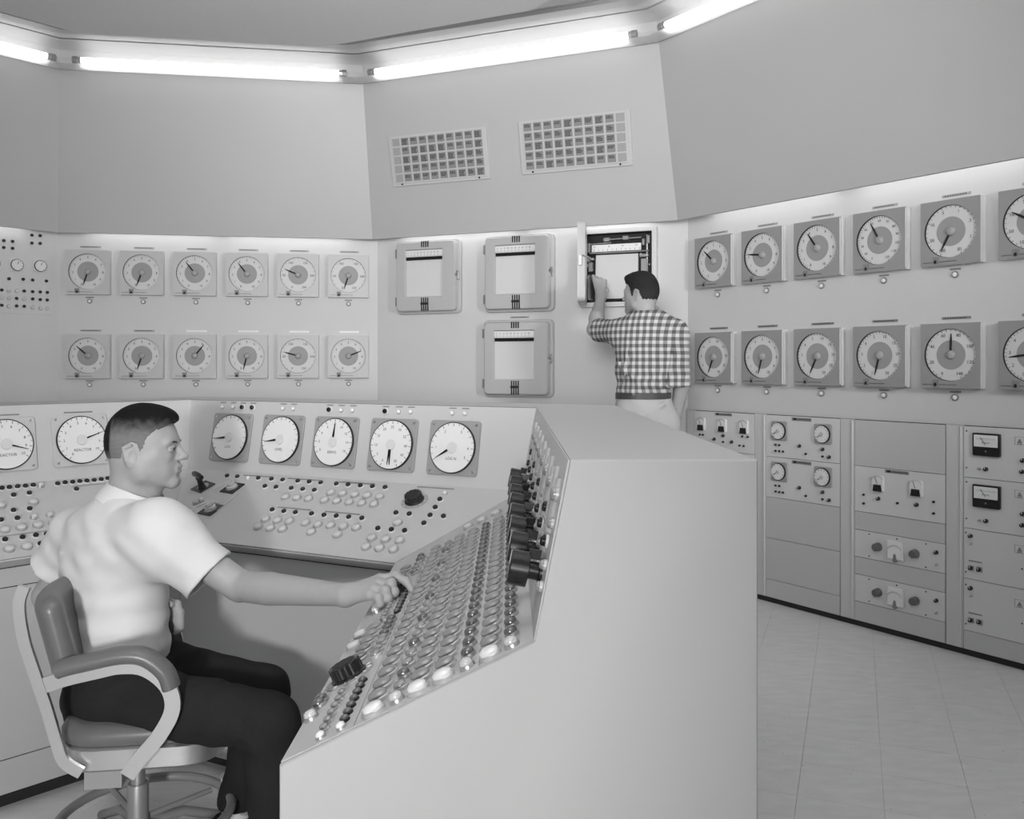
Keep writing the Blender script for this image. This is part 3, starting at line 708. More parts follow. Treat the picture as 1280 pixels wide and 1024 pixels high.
# controls
def lens(r, h, cap, collar=COLLAR, n=14, name='lens'):
    b = MB(); b.lathe([(r, 0), (r, h*.35), (r*.93, h*.45)], n, 0, 0, 1)
    b.lathe([(r*.86, h*.4), (r*.86, h*.7), (r*.74, h*.9), (r*.45, h*1.05), (r*.12, h*1.1)], n, 0, 0, 0); return b.mesh(name, [cap, collar])
B_BIG = lens(.0185, .014, LENS); B_BIGW = lens(.0185, .014, LENSW); B_BIGC = lens(.0165, .013, mat('milky_lens', .52, .2, .6, coat=.5), PLATE)
B_SML = lens(.0125, .014, LENSD, STEEL, 12); B_SMLC = lens(.0125, .014, LENSC, STEEL, 12); B_MED = lens(.0125, .012, LENS, COLLAR, 12)
b = MB(); b.lathe([(.0115, 0), (.0115, .003), (.0095, .004)], 12, 0, 0, 1); b.lathe([(.0085, .003), (.0085, .0095), (.006, .012)], 12, 0, 0, 0); B_BLK = b.mesh('push_button', [BLACK, TRIMW])
B_TINY = lens(.0085, .010, LENSW, STEEL, 10); B_TINYG = lens(.0085, .010, LENS, COLLAR, 10); B_TINYD = lens(.0085, .009, LENSD, BLACKM, 10)
def on(k, face, me, u, v, nm='push_button', h=.003, rot=0):
    return putw(nm, me, SECT[k], CP[k][face].m(u, v, h, rot))
# right desk: eight groups of three rows
cols = [(.149, B_BIG, B_BIGW), (.187, B_MED, B_SMLC), (.222, B_BIG, B_BIGW), (.264, B_BIG, B_BIGW), (.303, B_SML, B_SMLC), (.341, B_BIG, B_BIGW), (.377, B_SML, B_SMLC)]
for g_ in range(8):
    for r in range(3):
        s_ = .022+.1545*g_+.0505*r
        for ci, (v_, me, mf) in enumerate(cols):
            smax = 1.29+(.9*v_/ .372*.372)*.47-.14
            if s_ > 1.19: continue
            q = mf if (g_ == 0 and r == 0) else me
            if ci == 1 and r == 2: q = B_SML
            on('right', 0, q, -s_, v_)
for v_, s_ in ((.200+.04, 1.288), (.284, 1.292), (.330, 1.297)): on('right', 0, B_BIGC, -s_, v_)
for q in range(7): on('right', 0, B_TINY if q == 0 else B_TINYG, -(.020+.0285*q), .062)
for q in range(8): on('right', 0, B_TINY if q == 0 else B_TINYD, -(.018+.0275*q), .096)
on('right', 0, B_SMLC, -.139, .017); on('right', 0, B_SML, -.185, .021); on('right', 0, B_SML, -.205, .021)
for s_ in (.365, .413, .46, .505, .55): on('right', 0, B_BIG, -s_, .062)
for s_ in (.335, .365, .405, .43): on('right', 0, B_MED, -s_, .101)
for s_ in (.455, .49, .52, .552): on('right', 0, B_SML, -s_, .101)
for s_ in (.485, .562): on('right', 0, B_BIGC, -s_, .026)
for q in range(7): on('right', 0, B_TINYG, -(.60+.028*q), .074)
for q in range(8): on('right', 0, B_TINYD, -(.62+.027*q), .103)
on('right', 0, B_SMLC, -.725, .036)
for q in range(5): on('right', 0, B_SML if q > 2 else B_MED, -(.97+.045*q), .104)
for q in range(3): on('right', 0, B_BIG, -(.97+.05*q), .068)
for q in range(2): on('right', 0, B_BIG, -(1.0+.05*q), .033)
# thin rules that divide the desk into strips
RULE = mat('engraved_rule', .28, .6)
b = MB(); b.box(-1.19, -.004, -.0006, .0006, 0, .0006, 0); RULEM = b.mesh('rule', [RULE])
for v_ in (.118, .322): on('right', 0, RULEM, 0, v_, 'rule')
# fluted knob
def fluted(r, h, n=12):
    b = MB(); m_ = n*4; R = []
    for rr, zz in ((r*1.06, 0), (r*1.06, h*.12), (r*.97, h*.2), (r*.94, h*.95), (r*.86, h)):
        ring = []
        for i in range(m_):
            a = 2*math.pi*i/m_; f_ = (1-.09*(.5+.5*math.cos(n*a))**3) if zz > h*.15 else 1
            ring.append((rr*f_*math.cos(a), rr*f_*math.sin(a), zz))
        R += ring
    f = [tuple(range(m_-1, -1, -1)), tuple(range(4*m_, 5*m_))]
    for L in range(4): f += [(L*m_+i, L*m_+(i+1) % m_, (L+1)*m_+(i+1) % m_, (L+1)*m_+i) for i in range(m_)]
    b.add(R, f, 0); b.disc(r*.7, h+.0006, 24, 0, 0, 1); return b.mesh('fluted_knob', [BLACK, BLACKM])
KF = fluted(.031, .026)
b = MB(); b.lathe([(.046, 0), (.046, .0015), (.045, .002)], 32, 0, 0, 0)
for q in range(11): pointer_faces(b, .036, .043, .0012, .0012, -150+30*q, .002, 1)
KPL = b.mesh('dial_plate', [PLATE, TRIMW])
KU, KV = CP['right'][0].hit(494, 738, .018)
kn = [(-.283, .056, 'right'), (KU, KV, 'right'), (.824, .314, 'middle')]
for u, v, k in kn:
    o = on(k, 0, KF, u, v, 'fluted_knob', .005); on(k, 0, KPL, u, v, 'dial_plate', .003)
# right steep panel: eight selector knobs
b = MB(); b.lathe([(.022, 0), (.022, .004), (.014, .006), (.014, .02), (.0275, .022), (.0275, .05), (.025, .052)], 20, 0, 0, 0); b.box(-.001, .001, .004, .025, .052, .0526, 1); b.box(-.004, .004, .018, .033, .006, .024, 0); SEL = b.mesh('selector_knob', [BLACK, TRIMW])
for q in range(8):
    u = -(.09+.155*q); on('right', 1, SEL, u, .082, 'selector_knob', .003, .4*math.sin(q*2.1))
    on('right', 1, B_TINYG, u+.06, .107, h=.003); on('right', 1, B_TINYG, u+.062, .075, h=.003); on('right', 1, B_BLK, u+.005, .132, h=.003); on('right', 1, B_TINYG, u-.04, .132, h=.003)
    on('right', 1, B_BLK if q % 2 else B_TINYG, u+.05, .168, h=.003)
    on('right', 1, B_MED, u+.03, .21, h=.003)
# mimic strips on the steep panel
MIM = mat('mimic_strip', .36, .3, .5, coat=.4); MIM2 = mat('mimic_strip_grey', .27, .3, .5, coat=.4)
for q in range(8):
    for (u0, u1, v0, v1, m_) in ((-.20, -.188, .13, .245, MIM), (-.165, -.155, .11, .2, MIM2), (-.23, -.14, .150, .162, MIM), (-.12, -.108, .15, .235, MIM)):
        b = MB(); sh = -.155*q; 
        if -(u0+sh) > 1.42: continue
        b.box(u0+sh+.05, u1+sh+.05, v0, v1, 0, .008, 0, .003); putw('mimic_strip', b.mesh('mimic_strip', [m_]), SECT['right'], CP['right'][1].m(0, 0, .003))
# middle desk
row1 = [-.032, .018, .119, .181, .233, .302, .353, .404, .472, .522, .574, .624, .676]
for u in row1: on('middle', 0, B_BLK, u, .370)
on('middle', 0, B_TINY, .069, .369)
for u in (.188, .239, .308, .359, .41): on('middle', 0, B_BLK, u, .323)
for u, v in ((.319, .273), (.369, .273), (.42, .273), (.482, .319), (.533, .318), (.584, .318), (.634, .318), (.685, .317), (.488, .272), (.539, .273), (.59, .273), (.641, .273), (.69, .273), (.337, .139), (.387, .14), (.437, .141), (.34, .095), (.392, .096), (.442, .097), (.504, .141), (.555, .139), (.605, .141), (.558, .098), (.655, .141), (.661, .098), (.705, .142), (.834, .187), (.792, .1), (.842, .101), (.892, .102), (.799, .054), (.847, .056), (.897, .057)):
    on('middle', 0, B_BIGC, u, v)
for u, v in ((.326, .191), (.378, .189), (.428, .188), (.495, .189), (.547, .188), (.596, .189), (.645, .19), (.697, .19), (.915, .326), (.922, .281), (.927, .237), (.928, .194), (.975, .238), (.801, .234), (.851, .234), (.786, .146), (.836, .147), (.884, .148)): on('middle', 0, B_BLK, u, v)
on('middle', 0, B_TINY, .912, .366)
b = MB(); b.box(-.07, .07, -.0025, .0025, 0, .0015, 0); ENG = b.mesh('label_strip', [LABEL])
for u, v in ((.1, .39), (.31, .39), (.54, .39), (.86, .395), (.4, .215), (.6, .215), (.55, .37+.022)): on('middle', 0, ENG, u, v, 'label_strip')
# pistol grip and rotary switches
b = MB(); b.box(-.033, .033, -.033, .033, 0, .004, 0, .001); b.disc(.022, .0045, 20, 0, 0, 1)
SWPL = b.mesh('switch_plate', [BLACK, PLATE]); 
b = MB(); b.lathe([(.016, 0), (.012, .012), (.009, .035), (.011, .045)], 14, 0, 0, 0)
for k in range(1): b.sweep([(-.030, 0, .052), (-.024, 0, .054), (0, 0, .056), (.024, 0, .054), (.030, 0, .052)], [(.010*math.cos(2*math.pi*i/10), .011*math.sin(2*math.pi*i/10)) for i in range(10)], (0, 0, 1), 0)
GRIP = b.mesh('pistol_grip', [BLACK]); b = MB(); b.lathe([(.02, 0), (.02, .006), (.014, .01), (.014, .016)], 18, 0, 0, 0); b.box(-.004, .004, -.014, .014, .016, .022, 0); ROT = b.mesh('rotary_switch', [LENSC])
def place(me, px, py, nm, h=0.003, k='middle', rot=0): u, v = CP[k][0].hit(px, py, h); on(k, 0, me, u, v, nm, h, rot)
place(SWPL, 254, 609, 'switch_plate', .003, 'middle', -.25); place(GRIP, 253, 610, 'pistol_grip', .006, 'middle', -.4)
place(SWPL, 290.5, 610.5, 'switch_plate', .003, 'middle', -.1); place(ROT, 290, 609, 'rotary_switch', .006)
place(SWPL, 263.5, 637.5, 'switch_plate', .003, 'middle', -.1); place(ROT, 263, 635, 'rotary_switch', .006)
place(B_BIGC, 237, 640.5, 'push_button'); place(B_SMLC, 245, 629.5, 'push_button'); place(B_SMLC, 252, 626.5, 'push_button'); place(B_BIGC, 239.5, 657.5, 'push_button'); place(B_BLK, 240, 655, 'push_button', .014)
for p, q in (((243, 636), (262, 628)), ((262, 628), (275, 630)), ((266, 614), (276, 608)), ((272, 640), (298, 618))):
    a, c = CP['middle'][0].hit(*p), CP['middle'][0].hit(*q); b = MB()
    pa, pc = Vector((a[0], a[1], .004)), Vector((c[0], c[1], .004)); b.sweep([pa, pc], [(-.003, 0), (.003, 0), (.003, .002), (-.003, .002)], (0, 0, 1)); putw('mimic_strip', b.mesh('mimic_strip', [TRIMW]), SECT['middle'], CP['middle'][0].m(0, 0, 0))
# buttons above the middle gauges
for px, py, kind in ((278, 508.5, 0), (291, 509, 0), (303, 509.5, 1), (315.5, 510, 1), (353.5, 511, 0), (366.5, 511.5, 0), (411.5, 513, 1), (426, 513.5, 0), (440.5, 514, 0), (481.5, 515.5, 1), (498, 516, 0), (513, 516.5, 0), (565, 518, 0), (581, 518.5, 0)):
    u, v = CP['middle'][1].hit(px, py, .006); v = .246; on('middle', 1, B_BLK if kind else B_TINY, u, v); 
    b = MB(); b.box(-.014, .014, -.002, .002, 0, .001, 0); on('middle', 1, b.mesh('tag', [LABEL]), u, v+.017, 'tag')
# left desk
for u, v in [(-.392-.0245*k, .382) for k in range(1, 9)]+[(-.392, .382), (-.369, .383), (-.344, .383), (-.32, .382), (-.295, .383), (-.218, .378), (-.193, .38), (-.168, .379), (-.144, .379), (-.12, .378), (-.095, .378), (-.07, .379), (-.046, .381), (-.37, .334), (-.321, .337), (-.171, .332), (-.396, .245), (-.348, .244), (-.445, .199), (-.398, .198), (-.463, .092), (-.414, .092), (-.375, .093), (-.344, .091), (-.376, .046), (-.52, .199), (-.52, .092)]:
    on('left', 0, B_BLK, u, v)
for u, v in ((-.272, .38), (-.349, .197), (-.301, .197)): on('left', 0, B_SMLC, u, v)
for u, v in ((-.422, .285), (-.324, .284), (-.449, .147), (-.401, .148), (-.351, .15), (-.305, .15), (-.465, .044), (-.416, .044), (-.25, .15), (-.2, .15), (-.25, .05), (-.2, .05), (-.1, .15), (-.5, .147), (-.52, .285)): on('left', 0, B_BIGC, u, v)
place(B_SMLC, 195, 616, 'push_button', .003, 'left')
b = MB(); b.box(-.06, .06, -.0015, .0015, 0, .001, 0); ENG2 = b.mesh('label_strip', [LABEL])
for u, v in ((-.36, .117), (-.12, .358), (-.47, .117)): on('left', 0, ENG2, u, v, 'label_strip')

# console gauges: round dial on a rounded square plate
def cgauge(k, u, v, ang, labels, word, a0, a1, label, style, group):
    t = thing('console_gauge', label, 'gauge', CP[k][1].m(u, v, .003), group)
    b = MB(); b.rrect(.193, .184, .012, 0, .008, 0, .002, 4)
    for sx in (-1, 1):
        for sy in (-1, 1): b.lathe([(.0045, .008), (.0045, .0095)], 8, sx*.082, sy*.078, 1)
    put('bezel', b.mesh('bezel', [style, STEEL]), t)
    b = MB(); b.lathe([(.0865, .008), (.0865, .014), (.083, .016), (.083, .0145)], 40, 0, 0, 0); put('rim', b.mesh('rim', [BLACKM]), t)
    b = MB(); b.disc(.083, .0152, 40, 0, 0, 0); put('dial', b.mesh('dial', [DIALC]), t)
    b = MB(); n = len(labels)
    for q in range(n*2-1):
        a = a0+(a1-a0)*q/(2*n-2); pointer_faces(b, .072 if q % 2 == 0 else .076, .081, .0014, .0014, a, .0145, 0)
    for q, s_ in enumerate(labels):
        a = math.radians(a0+(a1-a0)*q/(n-1))
        if s_: b.text(s_, .0135, .061*math.sin(a), .061*math.cos(a), .0158, 0)
    if word: b.text(word, .0135, 0, -.037, .0158, 0)
    put('numerals', b.mesh('numerals', [INK]), t)
    b = MB(); b.lathe([(.019, .0155), (.018, .019), (.004, .0195)], 20, 0, 0, 0); put('hub', b.mesh('hub', [DIALW]), t)
    b = MB(); pointer_faces(b, .017, .070, .0075 if k == 'middle' else .005, .0012, ang, .0185, 0, .025)
    put('pointer', b.mesh('pointer', [BLACK]), t)
    if word == '':
        b = MB(); pointer_faces(b, .017, .07, .006, .0012, ang+8, .0185, 0, .025); put('pointer', b.mesh('pointer', [BLACK]), t)
MG = mat('console_bezel_grey', .30, .45)
GM = 'gauges on the middle console section'
cgauge('middle', -.070, .129, 263, ['', '', '', '', '', '', '', '', ''], 'LOG', 235, 480, 'round console gauge in the middle section, leftmost of five, pointer at nine o\'clock', MG, GM)
cgauge('middle', .178, .129, 261, ['', '', '', '', '', '', '', '', ''], 'LEVEL', 235, 480, 'round console gauge in the middle section, second of five from left, pointer just below nine', MG, GM)
cgauge('middle', .420, .129, 3, ['0', '2', '4', '6', '8', '10', '12', '14', '16'], 'SERVO', 240, 480, 'round console gauge in the middle section, central of five, pointer straight up', MG, GM)
cgauge('middle', .666, .129, 176, ['0', '5', '10', '15', '20', '25', '30', '35', '40', '45', '50'], '', 205, 515, 'round console gauge in the middle section, fourth of five, two pointers hanging down', MG, GM)
cgauge('middle', .909, .129, 238, ['', '1', '', '2', '', '3', '', '4', '5'], 'LOG N', 238, 482, 'round console gauge in the middle section, rightmost of five, pointer at eight o\'clock', MG, GM)
LG = ['0', '1', '2', '3', '4', '5', '6', '7', '8', '9', '10']
GLb = 'gauges on the left console wing'
cgauge('left', -.120, .136, 71, LG, 'REACTOR', 215, 485, 'round white gauge on the left console wing just behind the seated person\'s head', DESK, GLb)
cgauge('left', -.366, .136, 108, LG, 'REACTOR', 215, 485, 'round white gauge on the left console wing cut by the left edge of view', DESK, GLb)
b = MB(); b.box(-.05, .05, -.0025, .0025, 0, .001, 0); TG = b.mesh('tag', [LABEL])
for u in (-.12, -.366): on('left', 1, TG, u, .238, 'tag')

# ------------------------------------------------------------------ implicit surfaces for people and clothes
def _a(p): return np.array(tuple(p), dtype=np.float32)
class SDF:
    """smooth unions of rounded cones and ellipsoids, meshed by surface nets"""
    def __init__(s): s.ops = []
    def cone(s, a, b, ra, rb, k=.02, sub=False):
        a, b = _a(a), _a(b); r = max(ra, rb)
        def f(P):
            ab = b-a; t = np.clip(((P-a)@ab)/max(float(ab@ab), 1e-9), 0, 1)
            return np.linalg.norm(P-a-t[..., None]*ab, axis=-1)-(ra+(rb-ra)*t)
        s.ops.append((f, np.minimum(a, b)-r, np.maximum(a, b)+r, k, sub)); return s
    def chain(s, pts, rs, k=.02):
        for i in range(len(pts)-1): s.cone(pts[i], pts[i+1], rs[i], rs[i+1], k)
        return s
    def ell(s, c, r, R=None, k=.02, sub=False):
        """R: rows are the ellipsoid's axes"""
        c = _a(c); r = np.array(r, dtype=np.float32); R = np.eye(3, dtype=np.float32) if R is None else np.array(R, dtype=np.float32)
        def f(P):
            q = (P-c)@R.T; k0 = np.linalg.norm(q/r, axis=-1); k1 = np.linalg.norm(q/(r*r), axis=-1)
            return k0*(k0-1)/np.maximum(k1, 1e-6)
        m = float(r.max()); s.ops.append((f, c-m, c+m, k, sub)); return s
    def cut(s, fn): s.ops.append((fn, None, None, 0, 'cut')); return s
    def mod(s, fn): s.ops.append((fn, None, None, 0, 'mod')); return s
    def field(s, lo, n, h):
        D = np.full(n, 1.0, np.float32); ax = [lo[i]+h*np.arange(n[i], dtype=np.float32) for i in range(3)]
        for f, a, b, k, kind in s.ops:
            if kind in ('cut', 'mod'):
                m = D < 4*h
                if kind == 'mod': m &= D > -8*h
                else: m = D < .5
                idx = np.nonzero(m); P = np.stack([ax[0][idx[0]], ax[1][idx[1]], ax[2][idx[2]]], -1)
                if kind == 'cut': D[idx] = np.maximum(D[idx], f(P))
                else: D[idx] += f(P)
                continue
            m = k+4*h; i0 = [max(0, int((a[i]-m-lo[i])/h)) for i in range(3)]; i1 = [min(n[i], int((b[i]+m-lo[i])/h)+2) for i in range(3)]
            if any(i1[i] <= i0[i] for i in range(3)): continue
            sl = tuple(slice(i0[i], i1[i]) for i in range(3)); G = np.stack(np.meshgrid(*[ax[i][sl[i]] for i in range(3)], indexing='ij'), -1)
            d = f(G); c = D[sl]
            if kind is False:
                hh = np.clip(.5+.5*(c-d)/k, 0, 1); r = c*(1-hh)+d*hh-k*hh*(1-hh); D[sl] = np.where(c > .9, d, r)
            else:
                hh = np.clip(.5-.5*(c+d)/k, 0, 1); D[sl] = c*(1-hh)+(-d)*hh+k*hh*(1-hh)
        return D
    def nets(s, lo, hi, h):
        lo = np.array(lo, np.float32); n = [int(math.ceil((hi[i]-lo[i])/h))+2 for i in range(3)]
        D = s.field(lo, n, h); I = D < 0
        c = [slice(0, -1), slice(1, None)]; cnt = np.zeros([k-1 for k in n], np.int8)
        for x in (0, 1):
            for y in (0, 1):
                for z_ in (0, 1): cnt += I[c[x], c[y], c[z_]]
        cells = np.argwhere((cnt > 0) & (cnt < 8)); idx = -np.ones([k-1 for k in n], np.int64); idx[tuple(cells.T)] = np.arange(len(cells))
        acc = np.zeros((len(cells), 3)); num = np.zeros(len(cells)); cr_ = [(x, y, z_) for x in (0, 1) for y in (0, 1) for z_ in (0, 1)]
        for p in cr_:
            for q in range(3):
                if p[q]: continue
                p2 = list(p); p2[q] = 1
                a = D[tuple((cells+p).T)]; b_ = D[tuple((cells+p2).T)]; m = (a < 0) != (b_ < 0)
                t = np.where(m, a/np.where(m, a-b_, 1), 0); v = np.tile(np.array(p, float), (len(cells), 1)); v[:, q] += t
                acc[m] += v[m]; num[m] += 1
        V = lo+h*(cells+acc/num[:, None]); F = []
        for q in range(3):
            u, w_ = (q+1) % 3, (q+2) % 3; sa = [slice(None)]*3; sb = [slice(None)]*3; sa[q] = slice(0, -1); sb[q] = slice(1, None)
            A, B = I[tuple(sa)], I[tuple(sb)]; e = np.argwhere(A != B)
            e = e[(e[:, u] > 0) & (e[:, w_] > 0) & (e[:, u] < n[u]-1) & (e[:, w_] < n[w_]-1)]
            def cell(du, dw):
                c_ = e.copy(); c_[:, u] -= du; c_[:, w_] -= dw; return idx[tuple(c_.T)]
            quad = np.stack([cell(1, 1), cell(0, 1), cell(0, 0), cell(1, 0)], -1); flip = ~A[tuple(e.T)]
            quad[flip] = quad[flip][:, ::-1]; F.append(quad)
        F = np.concatenate(F); F = F[(F >= 0).all(1)]; return V, F
def sdf_mesh(name, parts, mats, M=None, smooth=0):
    """parts: list of (sdf, lo, hi, voxel[, material]) put into one mesh; M maps to object space"""
    Vs, Fs, ms = [], [], []; o = 0
    for p in parts:
        V, F = p[0].nets(p[1], p[2], p[3]); Vs.append(V); Fs.append(F+o); o += len(V); ms += [p[4] if len(p) > 4 else 0]*len(F)
    V = np.concatenate(Vs); F = np.concatenate(Fs)
    if M is not None: A = np.array(M); V = V@A[:3, :3].T+A[:3, 3]
    me = bpy.data.meshes.new(name); me.from_pydata(V.tolist(), [], F.tolist())
    for q in mats: me.materials.append(q)
    me.polygons.foreach_set('material_index', ms); me.polygons.foreach_set('use_smooth', [True]*len(F)); me.update(); return me
def bounds(s, pad=.03):
    a = np.min([o[1] for o in s.ops if o[1] is not None and o[4] is False], 0)-pad; b = np.max([o[2] for o in s.ops if o[2] is not None and o[4] is False], 0)+pad; return a, b
def wrinkle(amp, f, seed=0, stretch=(1, 1, 1)):
    """soft cloth folds: warped sines"""
    r = np.random.RandomState(seed); ph = r.rand(8)*6.28
    def fn(P):
        x, y, z_ = P[:, 0]*f*stretch[0], P[:, 1]*f*stretch[1], P[:, 2]*f*stretch[2]
        a = np.sin(x*1.1+z_*.7+ph[0]+1.6*np.sin(y*.8+z_*.6+ph[1])); b_ = np.sin(z_*1.7-x*.5+ph[2]+1.8*np.sin(x*.9-y*.5+ph[3])); c = np.sin(y*1.4+z_*1.1+ph[4]+1.5*np.sin(x*1.3+ph[5]))
        return (amp*(a*b_+.6*b_*c)).astype(np.float32)
    return fn
def head_frame(c, fwd, up):
    f = Vector(fwd).normalized(); u = Vector(up); u = (u-f*u.dot(f)).normalized(); l = u.cross(f); M = Matrix.Identity(4)
    for i in range(3): M[i][0] = f[i]; M[i][1] = l[i]; M[i][2] = u[i]; M[i][3] = c[i]
    return M
def head_sdf(M=None, sc=1.0):
    """local frame: x to the face, y to the left ear, z up; about 0.225 m tall"""
    s = SDF()
    s.ell((-.010, 0, .030), (.089, .073, .084), k=.02).ell((-.02, 0, -.01), (.068, .064, .06), k=.03)
    s.ell((.034, 0, -.005), (.056, .058, .075), k=.03)
    for y in (-1, 1):
        s.cone((-.004, y*.054, -.045), (.012, y*.051, -.068), .014, .013, .025); s.cone((.012, y*.050, -.068), (.078, y*.014, -.094), .014, .014, .03)
        s.cone((.05, y*.040, -.016), (.068, y*.036, -.022), .018, .012, .02)
        s.cone((.079, y*.012, .017), (.074, y*.042, .018), .010, .009, .014)
        s.cone((.02, y*.045, -.04), (.06, y*.03, -.06), .02, .018, .03)
    s.ell((.062, 0, -.055), (.036, .028, .034), k=.02); s.cone((.080, -.008, -.092), (.080, .008, -.092), .0145, .0145, .014)
    s.cone((.083, 0, .012), (.106, 0, -.020), .0075, .0095, .010); s.ell((.109, 0, -.024), (.0095, .0105, .0085), k=.008)
    for y in (-1, 1):
        s.ell((.099, y*.0115, -.027), (.009, .0065, .007), k=.006); s.ell((.091, y*.031, .001), (.013, .016, .009), k=.010, sub=True)
        s.ell((.0775, y*.031, 0), (.0115, .0125, .0105), k=.002)
        s.cone((.0885, y*.022, .0055), (.083, y*.043, .0035), .003, .003, .003); s.cone((.0885, y*.022, -.0065), (.083, y*.043, -.0045), .0024, .0024, .003)
        s.ell((-.014, y*.073, -.018), (.016, .0075, .031), R=[[math.cos(.15), 0, math.sin(.15)], [0, 1, 0], [-math.sin(.15), 0, math.cos(.15)]], k=.006)
        s.cone((-.028, y*.079, .004), (-.010, y*.080, .012), .004, .004, .004); s.cone((-.030, y*.079, .004), (-.022, y*.078, -.03), .004, .0035, .004)
        s.ell((-.006, y*.081, -.018), (.008, .006, .013), k=.005, sub=True)
    s.cone((.0935, -.017, -.0525), (.0990, 0, -.0500), .0035, .0045, .005); s.cone((.0935, .017, -.0525), (.0990, 0, -.0500), .0035, .0045, .005)
    s.cone((.0920, -.015, -.0620), (.0960, 0, -.0640), .0038, .0048, .005); s.cone((.0920, .015, -.0620), (.0960, 0, -.0640), .0038, .0048, .005)
    s.cone((.1020, -.016, -.0568), (.1020, .016, -.0568), .0020, .0020, .003, sub=True); s.cone((.099, -.012, -.0765), (.099, .012, -.0765), .004, .004, .008, sub=True)
    return s
def hair_sdf(style):
    s = SDF()
    if style == 'crew':
        s.ell((-.010, 0, .030), (.0925, .0755, .0875), k=.02).ell((-.022, 0, -.008), (.0705, .0665, .062), k=.03).ell((.006, 0, .066), (.074, .058, .051), k=.02).ell((.040, 0, .082), (.048, .044, .026), k=.02)
        def cutf(P):
            x, y, z_ = P[:, 0], np.abs(P[:, 1]), P[:, 2]
            line = np.interp(x, [-.2, -.07, -.045, -.030, -.012, .004, .012, .020, .026, .045, .060, .085, .2], [-.085, -.082, -.06, .012, .020, .015, -.012, -.012, .030, .052, .062, .074, .09])
            line = line+np.where(x > .05, np.clip((y-.012)*-.1, -.01, .02), 0); return (line-z_).astype(np.float32)*.7
    else:
        s.ell((-.010, 0, .030), (.096, .080, .092), k=.02).ell((-.022, 0, -.004), (.0755, .071, .068), k=.03).ell((.052, 0, .092), (.042, .046, .024), k=.02).ell((.0, 0, .07), (.078, .064, .052), k=.02)
        def cutf(P):
            x, y, z_ = P[:, 0], np.abs(P[:, 1]), P[:, 2]
            line = np.interp(x, [-.2, -.07, -.045, -.030, -.012, .004, .012, .022, .028, .045, .060, .085, .2], [-.075, -.072, -.05, .012, .022, .015, -.022, -.022, .030, .050, .058, .064, .075]); return (line-z_).astype(np.float32)*.7
    s.cut(cutf)
    def strands(P): a = np.arctan2(P[:, 1], P[:, 2]-.02); return (.0004*np.sin(a*38+22*P[:, 0]+3*np.sin(P[:, 0]*60))+.0004*np.sin(a*91+P[:, 0]*130)).astype(np.float32)*(1.0 if style == 'crew' else 3)
    s.mod(strands); return s
def skin_mat(name, g):
    m = mat(name, g, .5, .35, bump=.12, bscale=400, mottle=.06, mscale=60); m.node_tree.nodes['Principled BSDF'].inputs['Subsurface Weight'].default_value = .0; return m
SKIN = skin_mat('skin', .36)
def hair_mat(name, top, side, z0, z1):
    m = bpy.data.materials.new(name); m.use_nodes = True; nt = m.node_tree; b = nt.nodes['Principled BSDF']
    tc = nt.nodes.new('ShaderNodeTexCoord'); sp = nt.nodes.new('ShaderNodeSeparateXYZ'); nt.links.new(tc.outputs['Object'], sp.inputs[0])
    n = nt.nodes.new('ShaderNodeTexNoise'); n.inputs['Scale'].default_value = 60; n.inputs['Detail'].default_value = 4; nt.links.new(tc.outputs['Object'], n.inputs['Vector'])
    ml = nt.nodes.new('ShaderNodeMath'); ml.operation = 'MULTIPLY_ADD'; ml.inputs[1].default_value = .035; nt.links.new(n.outputs['Fac'], ml.inputs[0]); nt.links.new(sp.outputs[2], ml.inputs[2])
    r = nt.nodes.new('ShaderNodeMapRange'); r.inputs[1].default_value = z0+.017; r.inputs[2].default_value = z1+.017; r.inputs[3].default_value = side; r.inputs[4].default_value = top; r.interpolation_type = 'SMOOTHSTEP'
    nt.links.new(ml.outputs[0], r.inputs[0])
    # darker towards the back of the head as well
    rb = nt.nodes.new('ShaderNodeMapRange'); rb.inputs[1].default_value = -.075; rb.inputs[2].default_value = -.035; rb.inputs[3].default_value = top*1.6; rb.inputs[4].default_value = 1.0; nt.links.new(sp.outputs[0], rb.inputs[0])
    rz = nt.nodes.new('ShaderNodeMapRange'); rz.inputs[1].default_value = -.045; rz.inputs[2].default_value = .0; rz.inputs[3].default_value = side; rz.inputs[4].default_value = 0; nt.links.new(sp.outputs[2], rz.inputs[0])
    mx = nt.nodes.new('ShaderNodeMath'); mx.operation = 'MAXIMUM'; nt.links.new(rb.outputs[0], mx.inputs[0]); nt.links.new(rz.outputs[0], mx.inputs[1])
    mi = nt.nodes.new('ShaderNodeMath'); mi.operation = 'MINIMUM'; nt.links.new(r.outputs[0], mi.inputs[0]); nt.links.new(mx.outputs[0], mi.inputs[1])
    nt.links.new(mi.outputs[0], b.inputs['Base Color']); b.inputs['Roughness'].default_value = .75; b.inputs['Specular IOR Level'].default_value = .12
    bp = nt.nodes.new('ShaderNodeBump'); bp.inputs['Strength'].default_value = .5; bp.inputs['Distance'].default_value = .002; n3 = nt.nodes.new('ShaderNodeTexNoise'); n3.inputs['Scale'].default_value = 350
    nt.links.new(tc.outputs['Object'], n3.inputs['Vector']); nt.links.new(n3.outputs['Fac'], bp.inputs['Height']); nt.links.new(bp.outputs[0], b.inputs['Normal']); return m
